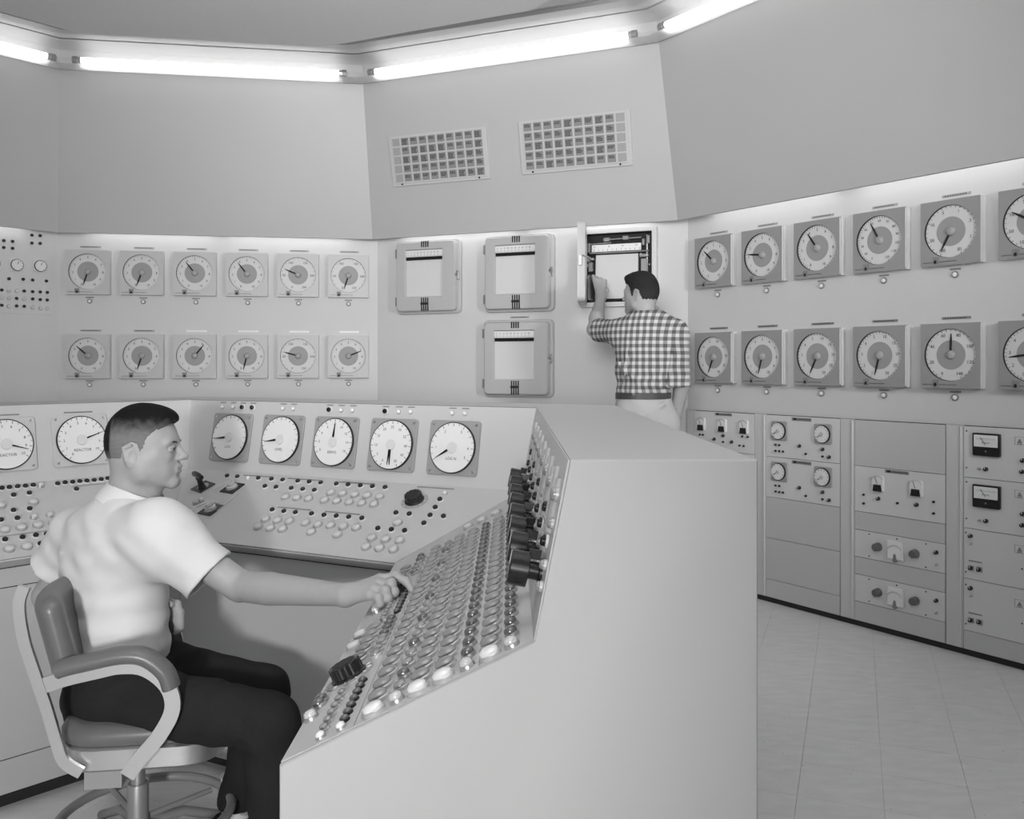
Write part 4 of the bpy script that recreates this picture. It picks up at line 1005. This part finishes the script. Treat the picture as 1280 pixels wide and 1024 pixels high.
def face_bits(parent, M):
    """brows and irises as small meshes"""
    for y in (-1, 1):
        b = MB(); P = [(.0905, y*.013, .0155), (.0905, y*.023, .0185), (.086, y*.034, .0195), (.078, y*.045, .0165)]
        b.tube([M @ Vector(p) for p in P], .0026, 6); putw('eyebrow', b.mesh('eyebrow', [HAIRD]), parent, Matrix.Identity(4))
    for y in (-1, 1):
        b = MB(); b.lathe([(.0055, 0), (.004, .0012), (.001, .0016)], 12, 0, 0, 0, M @ T((.0880, y*.031, 0)) @ Matrix.Rotation(math.pi/2, 4, 'Y') @ Matrix.Rotation(0, 4, 'Z'))
        putw('iris', b.mesh('iris', [INK]), parent, Matrix.Identity(4))
HAIRD = mat('dark_hair', .02, .6)
WSHIRT = mat('white_shirt', .64, .8, .1, bump=.1, bscale=500)
TROU = mat('dark_wool', .022, .9, .1, bump=.2, bscale=500, mottle=.15, mscale=150)
TROUL = mat('light_trousers', .46, .85, .1, bump=.1, bscale=400)
def limb(s, pts, rs, k=.02): return s.chain(pts, rs, k)
def finger(s, pts, r0, r1, k=.006):
    n = len(pts)
    for i in range(n-1):
        a = r0+(r1-r0)*i/(n-1); b_ = r0+(r1-r0)*(i+1)/(n-1); s.cone(pts[i], pts[i+1], a, b_, k)
        s.ell(pts[i], (a*1.04,)*3, k=k)

# ---------------- seated person
Hc = at(180, 559, 2.42); HM = head_frame(Hc, (1, .10, -.03), (-.02, 0, 1)); 
neck = at(170, 618, 2.43); Rs, Ls = at(197, 662, 2.28), at(97, 668, 2.54)
elb, wri = at(300, 733, 2.27), at(432, 744, 2.215)
Lel, Lwr, Lha = at(60, 745, 2.60), at(180, 768, 2.50), at(208, 760, 2.45)
chest, belly, waist, pelv = at(142, 715, 2.42), at(147, 780, 2.40), at(150, 820, 2.38), at(140, 862, 2.37)
Rh, Lh = at(150, 872, 2.26), at(185, 838, 2.45); Rk, Lk = at(337, 903, 2.15), at(330, 864, 2.42); Ra, La = Vector((Rk.x+.02, 2.16, .11)), at(298, 1012, 2.47)
sh = (Rs-Ls).normalized(); 
def axes(up, side):
    u = up.normalized(); x = (side-u*side.dot(u)).normalized(); y = u.cross(x); return [tuple(x), tuple(y), tuple(u)]
upT = (neck-waist); TA = axes(upT, sh)
KN_Y = CP['right'][0].p(KU, KV, .02).y; bone = SDF()
bone.ell(chest, (.155, .095, .20), TA, k=.05).ell(belly, (.13, .09, .13), TA, k=.05).ell(pelv, (.15, .10, .11), TA, k=.05)
neckS = SDF()
hl = HM @ Vector((-.022, 0, -.045)); nb = neck+Vector((-.02, 0, -.03))
for s_ in (bone,):
    s_.cone(nb, hl, .060, .056, .03); s_.cone(Rs, Ls, .05, .05, .06)
    wri = at(432, 744, KN_Y-.02); limb(s_, [Rs, elb], [.049, .040]); s_.cone(elb, elb.lerp(wri, .3), .039, .041, .006); s_.cone(elb.lerp(wri, .3), wri, .041, .026, .004)
    limb(s_, [Ls, Lel, Lwr], [.048, .04, .027]); limb(s_, [Rh, Rk, Ra], [.075, .052, .036], .04); limb(s_, [Lh, Lk, La], [.075, .052, .036], .04)
# right hand closed on the knob
ku, kv = KU, KV; KN = CP['right'][0].p(ku, kv, .02); kN = CP['right'][0].N
hand = SDF(); kc = Vector(KN)
hp = at; Dk = kc.y; wri = at(432, 744, Dk-.02)
hand.cone(wri-(wri-elb).normalized()*.04, wri, .0275, .0262, .004)
kn_i, kn_m, kn_r, kn_p = hp(475, 724, Dk-.01), hp(472, 730, Dk-.03), hp(468, 737, Dk-.05), hp(462, 744, Dk-.065)
hand.cone(wri, kn_i, .020, .0125, .012).cone(wri, kn_m, .021, .0135, .012).cone(wri+Vector((0, 0, -.002)), kn_r, .019, .013, .012).cone(wri+Vector((0, -.001, -.005)), kn_p, .018, .012, .012)
finger(hand, [kn_i, hp(495, 720, Dk-.015), hp(508, 727, Dk-.02), hp(514, 737, Dk-.028)], .0108, .0078)
finger(hand, [kn_m, hp(489, 729, Dk-.045), hp(493, 740, Dk-.048), hp(488, 747, Dk-.045)], .0115, .0085)
finger(hand, [kn_r, hp(482, 738, Dk-.065), hp(485, 748, Dk-.068), hp(479, 753, Dk-.062)], .0108, .008)
finger(hand, [kn_p, hp(473, 747, Dk-.078), hp(475, 754, Dk-.078), hp(469, 757, Dk-.07)], .0095, .0075)
finger(hand, [hp(448, 738, Dk+.01), hp(466, 742, Dk+.02), hp(480, 743, Dk+.012), hp(487, 742, Dk)], .0125, .009)
# left hand resting in the lap
lh = SDF(); lh.cone(Lwr, Lha, .026, .024, .02)
for q in range(4):
    a = Lha+Vector((.005, 0, .018-.014*q)); finger(lh, [a, a+Vector((.030, -.012, -.004)), a+Vector((.040, -.016, -.026)), a+Vector((.028, -.012, -.042))], .0105, .008)
finger(lh, [Lha+Vector((-.03, -.012, .02)), Lha+Vector((0, -.028, .026)), Lha+Vector((.025, -.03, .018))], .012, .009)
for s2 in (hand, lh): pass
MI = Matrix.Identity(4)
HMs = HM
headm = head_sdf()
nk = SDF(); inv = HM.inverted()
# the neck belongs to the head's field so that they blend
headm.cone(inv @ nb, Vector((-.024, 0, -.045)), .062, .056, .03); headm.cone(inv @ (nb+Vector((.05, 0, .01))), Vector((.028, 0, -.078)), .030, .030, .03)
Vh = headm
b0, b1 = bounds(bone, .03)
def multi(name, items, mats):
    V_, F_, m_ = [], [], []; o = 0
    for sdf_, lo_, hi_, h_, M_ in items:
        V, F = sdf_.nets(lo_, hi_, h_)
        if M_ is not None: A = np.array(M_); V = V@A[:3, :3].T+A[:3, 3]
        V_.append(V); F_.append(F+o); o += len(V)
    V = np.concatenate(V_); F = np.concatenate(F_); me = bpy.data.meshes.new(name); me.from_pydata(V.tolist(), [], F.tolist())
    for q in mats: me.materials.append(q)
    me.polygons.foreach_set('use_smooth', [True]*len(F)); me.update(); return me
hb = bounds(hand, .02); lb = bounds(lh, .02)
hl0, hl1 = np.array([-.13, -.11, -.20]), np.array([.14, .11, .14])
body = multi('person', [(bone, b0, b1, .010, None), (headm, hl0, hl1, .0026, HM), (hand, hb[0], hb[1], .0028, None), (lh, lb[0], lb[1], .004, None)], [SKIN])
seat_me = body
PB = T((pelv.x, pelv.y, 0))
def rebase(me, M): me.transform(M.inverted()); return me
ps = thing('person', 'person in white short-sleeved shirt and dark trousers seated in armchair, reaching for a desk knob', 'person', PB, None, rebase(body, PB))
hm_ = hair_sdf('crew'); me = multi('hair', [(hm_, np.array([-.12, -.10, -.11]), np.array([.12, .10, .14]), .0026, None)], [hair_mat('crew_cut_hair', .008, .19, .025, .09)])
putw('hair', me, ps, HM); face_bits(ps, HM)
# shirt
st = SDF(); st.ell(chest, (.185, .122, .215), TA, k=.07).ell(belly, (.158, .112, .14), TA, k=.06).ell(at(148, 812, 2.385), (.158, .115, .085), TA, k=.05)
st.cone(Rs, Ls, .062, .062, .07); st.cone(neck+Vector((-.03, 0, -.06)), neck+Vector((-.025, 0, -.025)), .080, .066, .05)
hem = at(262, 720, 2.275); st.cone(Rs, hem, .066, .072, .08); st.cone(hem, hem+(hem-Rs).normalized()*.05, .072, .072, .02)
hemL = at(68, 708, 2.58); st.cone(Ls, hemL, .070, .066, .05); st.cone(hemL, hemL+(hemL-Ls).normalized()*.05, .066, .066, .02)
# folds on the back and at the armpit
st.cone(Rs.lerp(Ls, .3)+Vector((0, 0, -.05)), Rs+(hem-Rs)*.25+Vector((0, 0, -.012)), .085, .066, .07)
def tuck(P):
    # long shallow folds that run round the back above the waist and down from the armpit
    z_ = P[:, 2]; a = np.exp(-((z_-.66)/.10)**2); return (.0030*a*np.sin(z_*95+7*P[:, 0]+2.5*P[:, 1]+1.5*np.sin(9*P[:, 0]))+.0018*np.sin(60*(P[:, 0]+.6*z_)+2*np.sin(14*z_))*np.exp(-((z_-.86)/.12)**2)).astype(np.float32)
st.mod(tuck); st.mod(wrinkle(.0012, 30, 3, (1, 1, 1.4))); 
def endcut(P0, P1, rmax=.088):
    n = np.array((P1-P0).normalized()); p = np.array(P1)
    def fn(P):
        q = (P-p)@n; rad = np.linalg.norm((P-p)-q[:, None]*n, axis=1); return np.where((rad < rmax) & (q < .14), q, -1).astype(np.float32)
    return fn
st.cut(endcut(Rs, hem, .125)); st.cut(endcut(Ls, hemL))
st.cone(hem-(hem-Rs).normalized()*.05, hem+(hem-Rs).normalized()*.03, .060, .069, .004, sub=True); st.cone(hemL-(hemL-Ls).normalized()*.05, hemL+(hemL-Ls).normalized()*.03, .056, .063, .004, sub=True)
wz = float(at(0, 828, 2.3).z)
st.cut(lambda P: (wz-P[:, 2]+.10*(P[:, 0]-waist.x)*-1*.3).astype(np.float32))
st.cone(nb+Vector((0, 0, .0)), hl+Vector((.01, 0, .02)), .066, .072, .006, sub=True)
b0, b1 = bounds(st, .03); me = multi('shirt', [(st, b0, b1, .0052, None)], [WSHIRT]); me.transform(PB.inverted()); put('shirt', me, ps)
# collar: a folded band round the neck
b = MB(); ring = []; cn = neck+Vector((-.01, 0, -.012)); ax_u = Vector((.42, 0, .9)).normalized()
n = 28; e1 = Vector((.9, 0, -.42)).normalized(); e2 = Vector((0, 1, 0))
rows = []
for r_, hgt in ((.067, .0), (.070, .030), (.075, .034), (.083, .010), (.092, -.016), (.087, -.020), (.076, .0)):
    row = []
    for i in range(n):
        a = math.radians(-150+300*i/(n-1)+180); row.append(cn+e1*math.cos(a)*r_*1.02+e2*math.sin(a)*r_*.93+ax_u*hgt-ax_u*(.012*max(0, -math.cos(a))))
    rows.append(row)
v = sum(rows, []); R_ = len(rows); f = [(L*n+i, L*n+i+1, ((L+1) % R_)*n+i+1, ((L+1) % R_)*n+i) for L in range(R_) for i in range(n-1)]
b.add(v, f, 0); putw('collar', b.mesh('collar', [WSHIRT], 60), ps, MI)
# trousers
tr = SDF(); PA = axes(Vector((-.15, 0, 1)), Vector((.35, -.9, 0)))
tr.ell(pelv+Vector((.01, 0, -.01)), (.180, .135, .115), PA, k=.05).ell(waist+Vector((0, 0, -.03)), (.145, .11, .07), PA, k=.04)
tr.cone(Rh, Rk, .088, .070, .05); tr.cone(Rk, Vector((Ra.x, Ra.y, .12)), .068, .056, .02); tr.cone(Lh, Lk, .090, .068, .05); tr.cone(Lk, La+Vector((0, 0, .02)), .066, .056, .02)
for a, c, D, r in (((205, 838), (240, 868), 2.26, .010), ((275, 905), (340, 922), 2.16, .008)):
    tr.cone(at(*a, D), at(*c, D), r, r*.6, .03)
tr.mod(wrinkle(.003, 24, 9)); tr.cut(lambda P: ((La.z+.012)-P[:, 2]).astype(np.float32))
b0, b1 = bounds(tr, .03); me = multi('trousers', [(tr, b0, b1, .0065, None)], [TROU]); me.transform(PB.inverted()); put('trousers', me, ps)
b = MB(); bp_ = []
for i in range(28):
    a = 2*math.pi*i/28; x, y, u = (Vector(q) for q in PA); bp_.append(waist+Vector((0, 0, -.008))+x*.140*math.cos(a)+y*.110*math.sin(a))
b.sweep(bp_, [(-.004, -.015), (.004, -.015), (.004, .015), (-.004, .015)], (0, 0, 1), 0, True); putw('belt', b.mesh('belt', [BLACK]), ps, MI)
def shoe(s, a, yaw, foot):
    d = Vector((math.cos(yaw), math.sin(yaw), 0)); s.cone(a+Vector((0, 0, -.03))-d*.03, Vector((a.x, a.y, .05))-d*.035, .036, .040, .02)
    s.cone(Vector((a.x, a.y, .045))-d*.03, Vector((a.x, a.y, .040))+d*.13, .042, .040, .03); s.cone(Vector((a.x, a.y, .040))+d*.13, Vector((a.x, a.y, .034))+d*.18, .040, .028, .02)
    s.cut(lambda P: (.003-P[:, 2]).astype(np.float32))
for ank, yaw in ((La, .1), (Ra, -.15)):
    ss = SDF(); base = Vector((ank.x, ank.y, .115)); shoe(ss, base, yaw, 0); ss.cut(lambda P: (P[:, 2]-.098).astype(np.float32)); q0, q1 = bounds(ss, .02)
    me = multi('shoe', [(ss, q0, q1, .006, None)], [BLACK]); me.transform(PB.inverted()); put('shoe', me, ps)
    b = MB(); b.lathe([(.040, .085), (.041, .13), (.043, .20)], 16, ank.x-.005, ank.y, 0); putw('sock', b.mesh('sock', [WSHIRT]), ps, MI)['label'] = 'white sock'

# ---------------- armchair
CX, CY = -.965, 2.33
ch = thing('swivel_armchair', 'aluminium framed swivel armchair with grey vinyl seat, back and arm pads under the seated person', 'chair', T((CX, CY, 0)))
def cw(nm, b, m, sharp=40): return putw(nm, b.mesh(nm, m, sharp), ch, MI)
def rr_loop(w_, d_, r, z_, cx, cy, n=6):
    o = []
    for qx, qy, a0 in ((1, 1, 0), (-1, 1, 90), (-1, -1, 180), (1, -1, 270)):
        for k in range(n+1): a = math.radians(a0+90*k/n); o.append((cx+qx*(w_/2-r)+r*math.cos(a), cy+qy*(d_/2-r)+r*math.sin(a), z_))
    return o
def stack(b, rings, m=0):
    k = len(rings[0]); v = sum(rings, []); f = [tuple(range(k-1, -1, -1)), tuple(range((len(rings)-1)*k, len(rings)*k))]
    for L in range(len(rings)-1): f += [(L*k+i, L*k+(i+1) % k, (L+1)*k+(i+1) % k, (L+1)*k+i) for i in range(k)]
    b.add(v, f, m)
sx0, CS = -.945, CY+.02
b = MB(); stack(b, [rr_loop(.38, .39, .09, .360, sx0, CS), rr_loop(.40, .41, .10, .368, sx0, CS), rr_loop(.40, .41, .10, .414, sx0, CS), rr_loop(.385, .395, .095, .419, sx0, CS)]); cw('seat_pan', b, [ALU])
b = MB(); stack(b, [rr_loop(.38, .39, .10, .418, sx0, CS), rr_loop(.395, .405, .105, .428, sx0, CS), rr_loop(.395, .405, .105, .448, sx0, CS), rr_loop(.38, .39, .10, .460, sx0, CS), rr_loop(.34, .35, .08, .468, sx0, CS)]); cw('seat_cushion', b, [LEATHER], 60)
b = MB(); b.box(-1.11, -.97, CY-.10, CY+.02, .335, .362, 0, .0); b.poly([(-1.09, CY-.09), (-1.0, CY-.09), (-1.0, CY-.01), (-1.09, CY-.01)], .28, .335, 0); cw('tilt_mechanism', b, [PLATE])
FBAR = [(-.005, -.021), (.005, -.021), (.005, .021), (-.005, .021)]
def arc3(P, n=6):
    """Catmull-Rom through the points"""
    P = [Vector(p) for p in P]; Q = [P[0]]+P+[P[-1]]; o = []
    for i in range(1, len(Q)-2):
        for k in range(n):
            t_ = k/n; a, b_, c, d = Q[i-1], Q[i], Q[i+1], Q[i+2]
            o.append(.5*((2*b_)+(c-a)*t_+(2*a-5*b_+4*c-d)*t_*t_+(3*b_-a-3*c+d)*t_**3))
    return o+[P[-1]]
for sgn, nm in ((-1, 'arm_frame'), (1, 'arm_frame')):
    y = CY+sgn*.238; dx = -.06 if sgn < 0 else -.16
    pts = [(-1.128+(.06 if sgn < 0 else .10)+dx, y, .600), (-1.02+dx, y, .614), (-.95+dx, y, .628), (-.90+dx, y, .636), (-.845+dx, y, .628), (-.795+dx, y, .585), (-.782+dx, y, .53), (-.81+dx, y, .47), (-.86+dx, y, .41), (-.885+dx, y, .375)]
    b = MB(); b.sweep(arc3(pts, 5), [(-.018, -.0055), (.018, -.0055), (.018, .0055), (-.018, .0055)], (0, 1, 0), 0)
    cw(nm, b, [ALU])
    b = MB(); path = arc3([(-1.04+dx, y, .634), (-1.02+dx, y, .640), (-.98+dx, y, .648), (-.90+dx, y, .662), (-.845+dx, y, .655), (-.80+dx, y, .618), (-.785+dx, y, .58)], 5); n_p = len(path); b0_ = []
    sec = [(.030*math.cos(q), .021*math.sin(q)) for q in np.linspace(0, 2*math.pi, 13)[:-1]]
    b.sweep(path, sec, (0, 0.001, 1), 0); cw('arm_pad', b, [LEATHER], 60)
    Dn = CY+sgn*.20; pts = [at(px, py, CY-.20) for px, py in ((42, 728), (36, 751), (41, 792), (54, 836), (67, 877), (79, 921), (88, 946))]; pts = [(p.x-.03, Dn, p.z) for p in pts]+[(-1.06, Dn, .372)]
    b = MB(); b.sweep(arc3(pts, 5), [(-.013, -.006), (.013, -.006), (.013, .006), (-.013, .006)], (0, 1, 0), 0); cw('back_upright', b, [ALU])
# back pad: curved slab
bs = SDF(); 
for q in range(15):
    yy = CY-.17+.34*q/14; bow = .045*((q-7)/7)**2; bs.cone((-1.185+bow, yy, .755), (-1.145+bow, yy, .60), .026, .026, .03)
q0, q1 = bounds(bs, .02); me = multi('backrest', [(bs, q0, q1, .007, None)], [LEATHER]); me.transform(T((CX, CY, 0)).inverted()); put('backrest', me, ch)
b = MB(); b.lathe([(.030, .32), (.028, .365)], 16, CX-.02, CY, 0); b.lathe([(.018, .20), (.018, .33)], 16, CX-.02, CY, 1); b.lathe([(.027, .07), (.027, .245), (.024, .25)], 16, CX-.02, CY, 2); cw('column', b, [ALUD, STEEL, ALUD])
b = MB(); cc = Vector((CX-.0, CY, .165)); b.tube([cc+Vector((.215*math.cos(2*math.pi*i/36), .215*math.sin(2*math.pi*i/36), 0)) for i in range(36)], .0125, 10, 0, True)
cw('foot_ring', b, [ALUD])
for k in range(4):
    a = math.radians(35+90*k); d = Vector((math.cos(a), math.sin(a), 0)); p0 = Vector((CX-.02, CY, 0))
    b = MB(); b.tube([p0+d*.02+Vector((0, 0, .14)), p0+d*.12+Vector((0, 0, .135)), p0+d*.26+Vector((0, 0, .07)), p0+d*.28+Vector((0, 0, .06))], .013, 10); b.tube([p0+d*.03+Vector((0, 0, .155)), p0+d*.20+Vector((0, 0, .165))], .008, 8)
    leg = cw('leg', b, [ALUD]); b = MB(); e = p0+d*.28
    b.lathe([(.022, -.01), (.025, -.008), (.025, .008), (.022, .01)], 16, 0, 0, 0, T((e.x, e.y, .0255)) @ Matrix.Rotation(a, 4, 'Z') @ Matrix.Rotation(math.pi/2, 4, 'X')); b.lathe([(.006, .03), (.006, .06)], 8, e.x, e.y, 0)
    o = put('caster', b.mesh('caster', [BLACK]), leg); o.matrix_local = MI
ch.matrix_basis = T((CX, CY-.01, 0)) @ Matrix.Rotation(math.radians(8), 4, 'Z')

# ---------------- standing person at the open recorder
D0 = 4.90
sHc = at(801, 367, D0+.02); SHM = head_frame(sHc, (-.80, .60, -.05), (-.03, .03, 1))
sneck = at(806, 396, D0); sRs, sLs = at(845, 418, D0), at(775, 416, D0+.04)
sel, swr = at(743, 412, 5.13), at(751, 372, 5.40)
sRe, sRw = at(852, 480, D0+.0), at(842, 535, D0+.06); sRh = at(838, 556, D0+.08)
sch, sbe, swa, spe = at(811, 432, D0), at(807, 468, D0), at(804, 492, D0), at(806, 520, D0)
SA = [tuple(Vector((1, .10, 0)).normalized()), tuple(Vector((-.10, 1, 0)).normalized()), (0, 0, 1)]
bo = SDF(); bo.ell(sch, (.165, .10, .20), SA, k=.05).ell(sbe, (.14, .095, .14), SA, k=.05).ell(spe, (.16, .115, .12), SA, k=.05)
shl = SHM @ Vector((-.022, 0, -.045)); snb = sneck+Vector((0, 0, -.03)); bo.cone(snb, shl, .058, .054, .03); bo.cone(sRs, sLs, .05, .05, .06)
limb(bo, [sRs, sRe, sRw], [.052, .044, .029]); limb(bo, [sLs, sel], [.050, .042]); bo.cone(sel, sel.lerp(swr, .35), .042, .044, .02); bo.cone(sel.lerp(swr, .35), swr, .044, .028, .02)
kz, az = .52, .10
Lhip, Rhip = spe+Vector((-.09, 0, -.06)), spe+Vector((.09, 0, -.06)); Lkn, Rkn = Vector((Lhip.x-.01, D0+.02, kz)), Vector((Rhip.x+.01, D0+.02, kz)); Lan, Ran = Vector((Lkn.x-.01, D0-.02, az)), Vector((Rkn.x+.01, D0-.02, az))
limb(bo, [Lhip, Lkn, Lan], [.085, .055, .038], .04); limb(bo, [Rhip, Rkn, Ran], [.085, .055, .038], .04)
ha = SDF(); ha.cone(swr-(swr-sel).normalized()*.04, swr, .030, .029, .02)
pk = [at(743+4.2*q, 350+.6*q, 5.50) for q in range(4)]
for p_ in pk: ha.cone(swr, p_, .024, .0135, .02)
for q, p_ in enumerate(pk): finger(ha, [p_, p_+Vector((-.004+.004*q, .035, .026-.006*q)), p_+Vector((.0+.004*q, .062, .022-.008*q)), p_+Vector((.002+.004*q, .078, .006-.008*q))], .0105, .008)
finger(ha, [swr+Vector((.022, .02, .02)), swr+Vector((.045, .06, .045)), swr+Vector((.048, .10, .065))], .0125, .009)
hr = SDF(); hr.cone(sRw+Vector((0, 0, .03)), sRh, .027, .024, .02); hr.ell(sRh, (.018, .038, .045), k=.02)
for q in range(4): a = sRh+Vector((0, -.026+.018*q, -.035)); finger(hr, [a, a+Vector((-.006, 0, -.032)), a+Vector((-.016, 0, -.055)), a+Vector((-.028, 0, -.068))], .0095, .0075)
finger(hr, [sRh+Vector((-.005, .03, .02)), sRh+Vector((-.012, .045, -.015)), sRh+Vector((-.018, .048, -.04))], .011, .009)
shm = head_sdf(); sinv = SHM.inverted(); shm.cone(sinv @ snb, Vector((-.024, 0, -.045)), .060, .056, .03)
q0, q1 = bounds(bo); r0, r1 = bounds(ha, .02); t0, t1 = bounds(hr, .02)
SB = T((spe.x, spe.y, 0)); me = multi('person', [(bo, q0, q1, .012, None), (shm, hl0, hl1, .004, SHM), (ha, r0, r1, .0045, None), (hr, t0, t1, .005, None)], [SKIN]); me.transform(SB.inverted())
sp_ = thing('person', 'person in checked shirt and light trousers standing with back turned, working inside the open recorder', 'person', SB, None, me)
me = multi('hair', [(hair_sdf('full'), np.array([-.13, -.11, -.11]), np.array([.13, .11, .15]), .004, None)], [hair_mat('wavy_hair', .022, .035, -.05, .05)]); putw('hair', me, sp_, SHM); face_bits(sp_, SHM)
def gingham():
    m = bpy.data.materials.new('gingham_check'); m.use_nodes = True; nt = m.node_tree; b = nt.nodes['Principled BSDF']; b.inputs['Roughness'].default_value = .85; b.inputs['Specular IOR Level'].default_value = .1
    tc = nt.nodes.new('ShaderNodeTexCoord'); sp = nt.nodes.new('ShaderNodeSeparateXYZ'); nt.links.new(tc.outputs['Object'], sp.inputs[0]); outs = []
    # depth is folded into the horizontal coordinate so the sleeves keep their checks
    hx_ = nt.nodes.new('ShaderNodeMath'); hx_.operation = 'MULTIPLY_ADD'; hx_.inputs[1].default_value = -.6; nt.links.new(sp.outputs[1], hx_.inputs[0]); nt.links.new(sp.outputs[0], hx_.inputs[2])
    for src, off in ((hx_.outputs[0], 10.0), (sp.outputs[2], 10.013)):
        a = nt.nodes.new('ShaderNodeMath'); a.operation = 'MULTIPLY_ADD'; a.inputs[1].default_value = 1/.038; a.inputs[2].default_value = off; nt.links.new(src, a.inputs[0])
        f_ = nt.nodes.new('ShaderNodeMath'); f_.operation = 'FRACT'; nt.links.new(a.outputs[0], f_.inputs[0])
        g_ = nt.nodes.new('ShaderNodeMath'); g_.operation = 'LESS_THAN'; g_.inputs[1].default_value = .52; nt.links.new(f_.outputs[0], g_.inputs[0]); outs.append(g_)
    ad = nt.nodes.new('ShaderNodeMath'); ad.operation = 'ADD'; nt.links.new(outs[0].outputs[0], ad.inputs[0]); nt.links.new(outs[1].outputs[0], ad.inputs[1])
    r = nt.nodes.new('ShaderNodeValToRGB'); r.color_ramp.interpolation = 'CONSTANT'; e = r.color_ramp.elements; e[0].color = (.56, .56, .56, 1); e[0].position = 0; e[1].position = .34; e[1].color = (.26, .26, .26, 1); x = e.new(.8); x.color = (.10, .10, .10, 1)
    dv = nt.nodes.new('ShaderNodeMath'); dv.operation = 'MULTIPLY'; dv.inputs[1].default_value = .5; nt.links.new(ad.outputs[0], dv.inputs[0]); nt.links.new(dv.outputs[0], r.inputs[0]); nt.links.new(r.outputs[0], b.inputs['Base Color']); return m
sh_ = SDF(); sh_.ell(sch, (.195, .125, .215), SA, k=.05).ell(sbe, (.165, .12, .15), SA, k=.06).ell(at(804, 488, D0), (.152, .118, .07), SA, k=.04)
sh_.cone(sRs+Vector((-.01, 0, 0)), sLs, .066, .064, .06); sh_.cone(snb+Vector((0, 0, -.03)), snb+Vector((0, 0, .015)), .082, .066, .05)
hR = at(848, 484, D0); sh_.cone(sRs, hR, .072, .064, .04); hL = sLs.lerp(sel, .86); sh_.cone(sLs, hL, .074, .064, .04); 
for a, c, r in (((775, 455), (800, 480), .014), ((800, 478), (840, 485), .012), ((785, 440), (778, 480), .010), ((838, 440), (830, 480), .010), ((790, 490), (830, 470), .010)): sh_.cone(at(a[0], a[1], D0-.11), at(c[0], c[1], D0-.115), r, r*.6, .03)
sh_.mod(wrinkle(.004, 22, 5)); sh_.cut(endcut(sRs, hR)); sh_.cut(endcut(sLs, hL)); zb = at(0, 495, D0).z; sh_.cut(lambda P: (zb-P[:, 2]).astype(np.float32))
dR, dL = (hR-sRs).normalized(), (hL-sLs).normalized()
sh_.cone(hR-dR*.03, hR-dR*.004, .068, .067, .006); sh_.cone(hL-dL*.03, hL-dL*.004, .069, .068, .006); sh_.cut(endcut(sRs, hR)); sh_.cut(endcut(sLs, hL))
sh_.cone(hR-dR*.03, hR+dR*.03, .052, .060, .004, sub=True); sh_.cone(hL-dL*.03, hL+dL*.03, .052, .060, .004, sub=True); sh_.cone(snb, shl, .062, .066, .006, sub=True)
q0, q1 = bounds(sh_); me = multi('checked_shirt', [(sh_, q0, q1, .0075, None)], [gingham()]); me.transform(SB.inverted()); put('checked_shirt', me, sp_)
tl = SDF(); tl.ell(spe, (.178, .135, .14), SA, k=.05).ell(swa+Vector((0, 0, -.03)), (.148, .112, .06), SA, k=.04)
for h_, k_, a_ in ((Lhip, Lkn, Lan), (Rhip, Rkn, Ran)): tl.cone(h_, k_, .105, .078, .05); tl.cone(k_, a_, .076, .066, .03)
for a, c, r in (((800, 520), (830, 505), .012), ((812, 525), (812, 560), .012)): tl.cone(at(a[0], a[1], D0-.12), at(c[0], c[1], D0-.12), r, r*.5, .03)
tl.mod(wrinkle(.003, 20, 11)); tl.cut(lambda P: (.075-P[:, 2]).astype(np.float32)); tl.cut(lambda P: (P[:, 2]-(swa.z-.012)).astype(np.float32))
q0, q1 = bounds(tl); me = multi('trousers', [(tl, q0, q1, .01, None)], [TROUL]); me.transform(SB.inverted()); put('trousers', me, sp_)
b = MB(); b.sweep([swa+Vector((0, 0, -.012))+Vector(SA[0])*.152*math.cos(2*math.pi*i/28)+Vector(SA[1])*.118*math.sin(2*math.pi*i/28) for i in range(28)], [(-.004, -.017), (.004, -.017), (.004, .017), (-.004, .017)], (0, 0, 1), 0, True)
putw('belt', b.mesh('belt', [mat('dark_belt', .06, .4)]), sp_, MI)
for ank in (Lan, Ran):
    ss = SDF(); shoe(ss, Vector((ank.x, ank.y, .10)), 1.6, 0); ss.cut(lambda P: (P[:, 2]-.09).astype(np.float32)); q0, q1 = bounds(ss, .02); me = multi('shoe', [(ss, q0, q1, .008, None)], [BLACK]); me.transform(SB.inverted()); put('shoe', me, sp_)
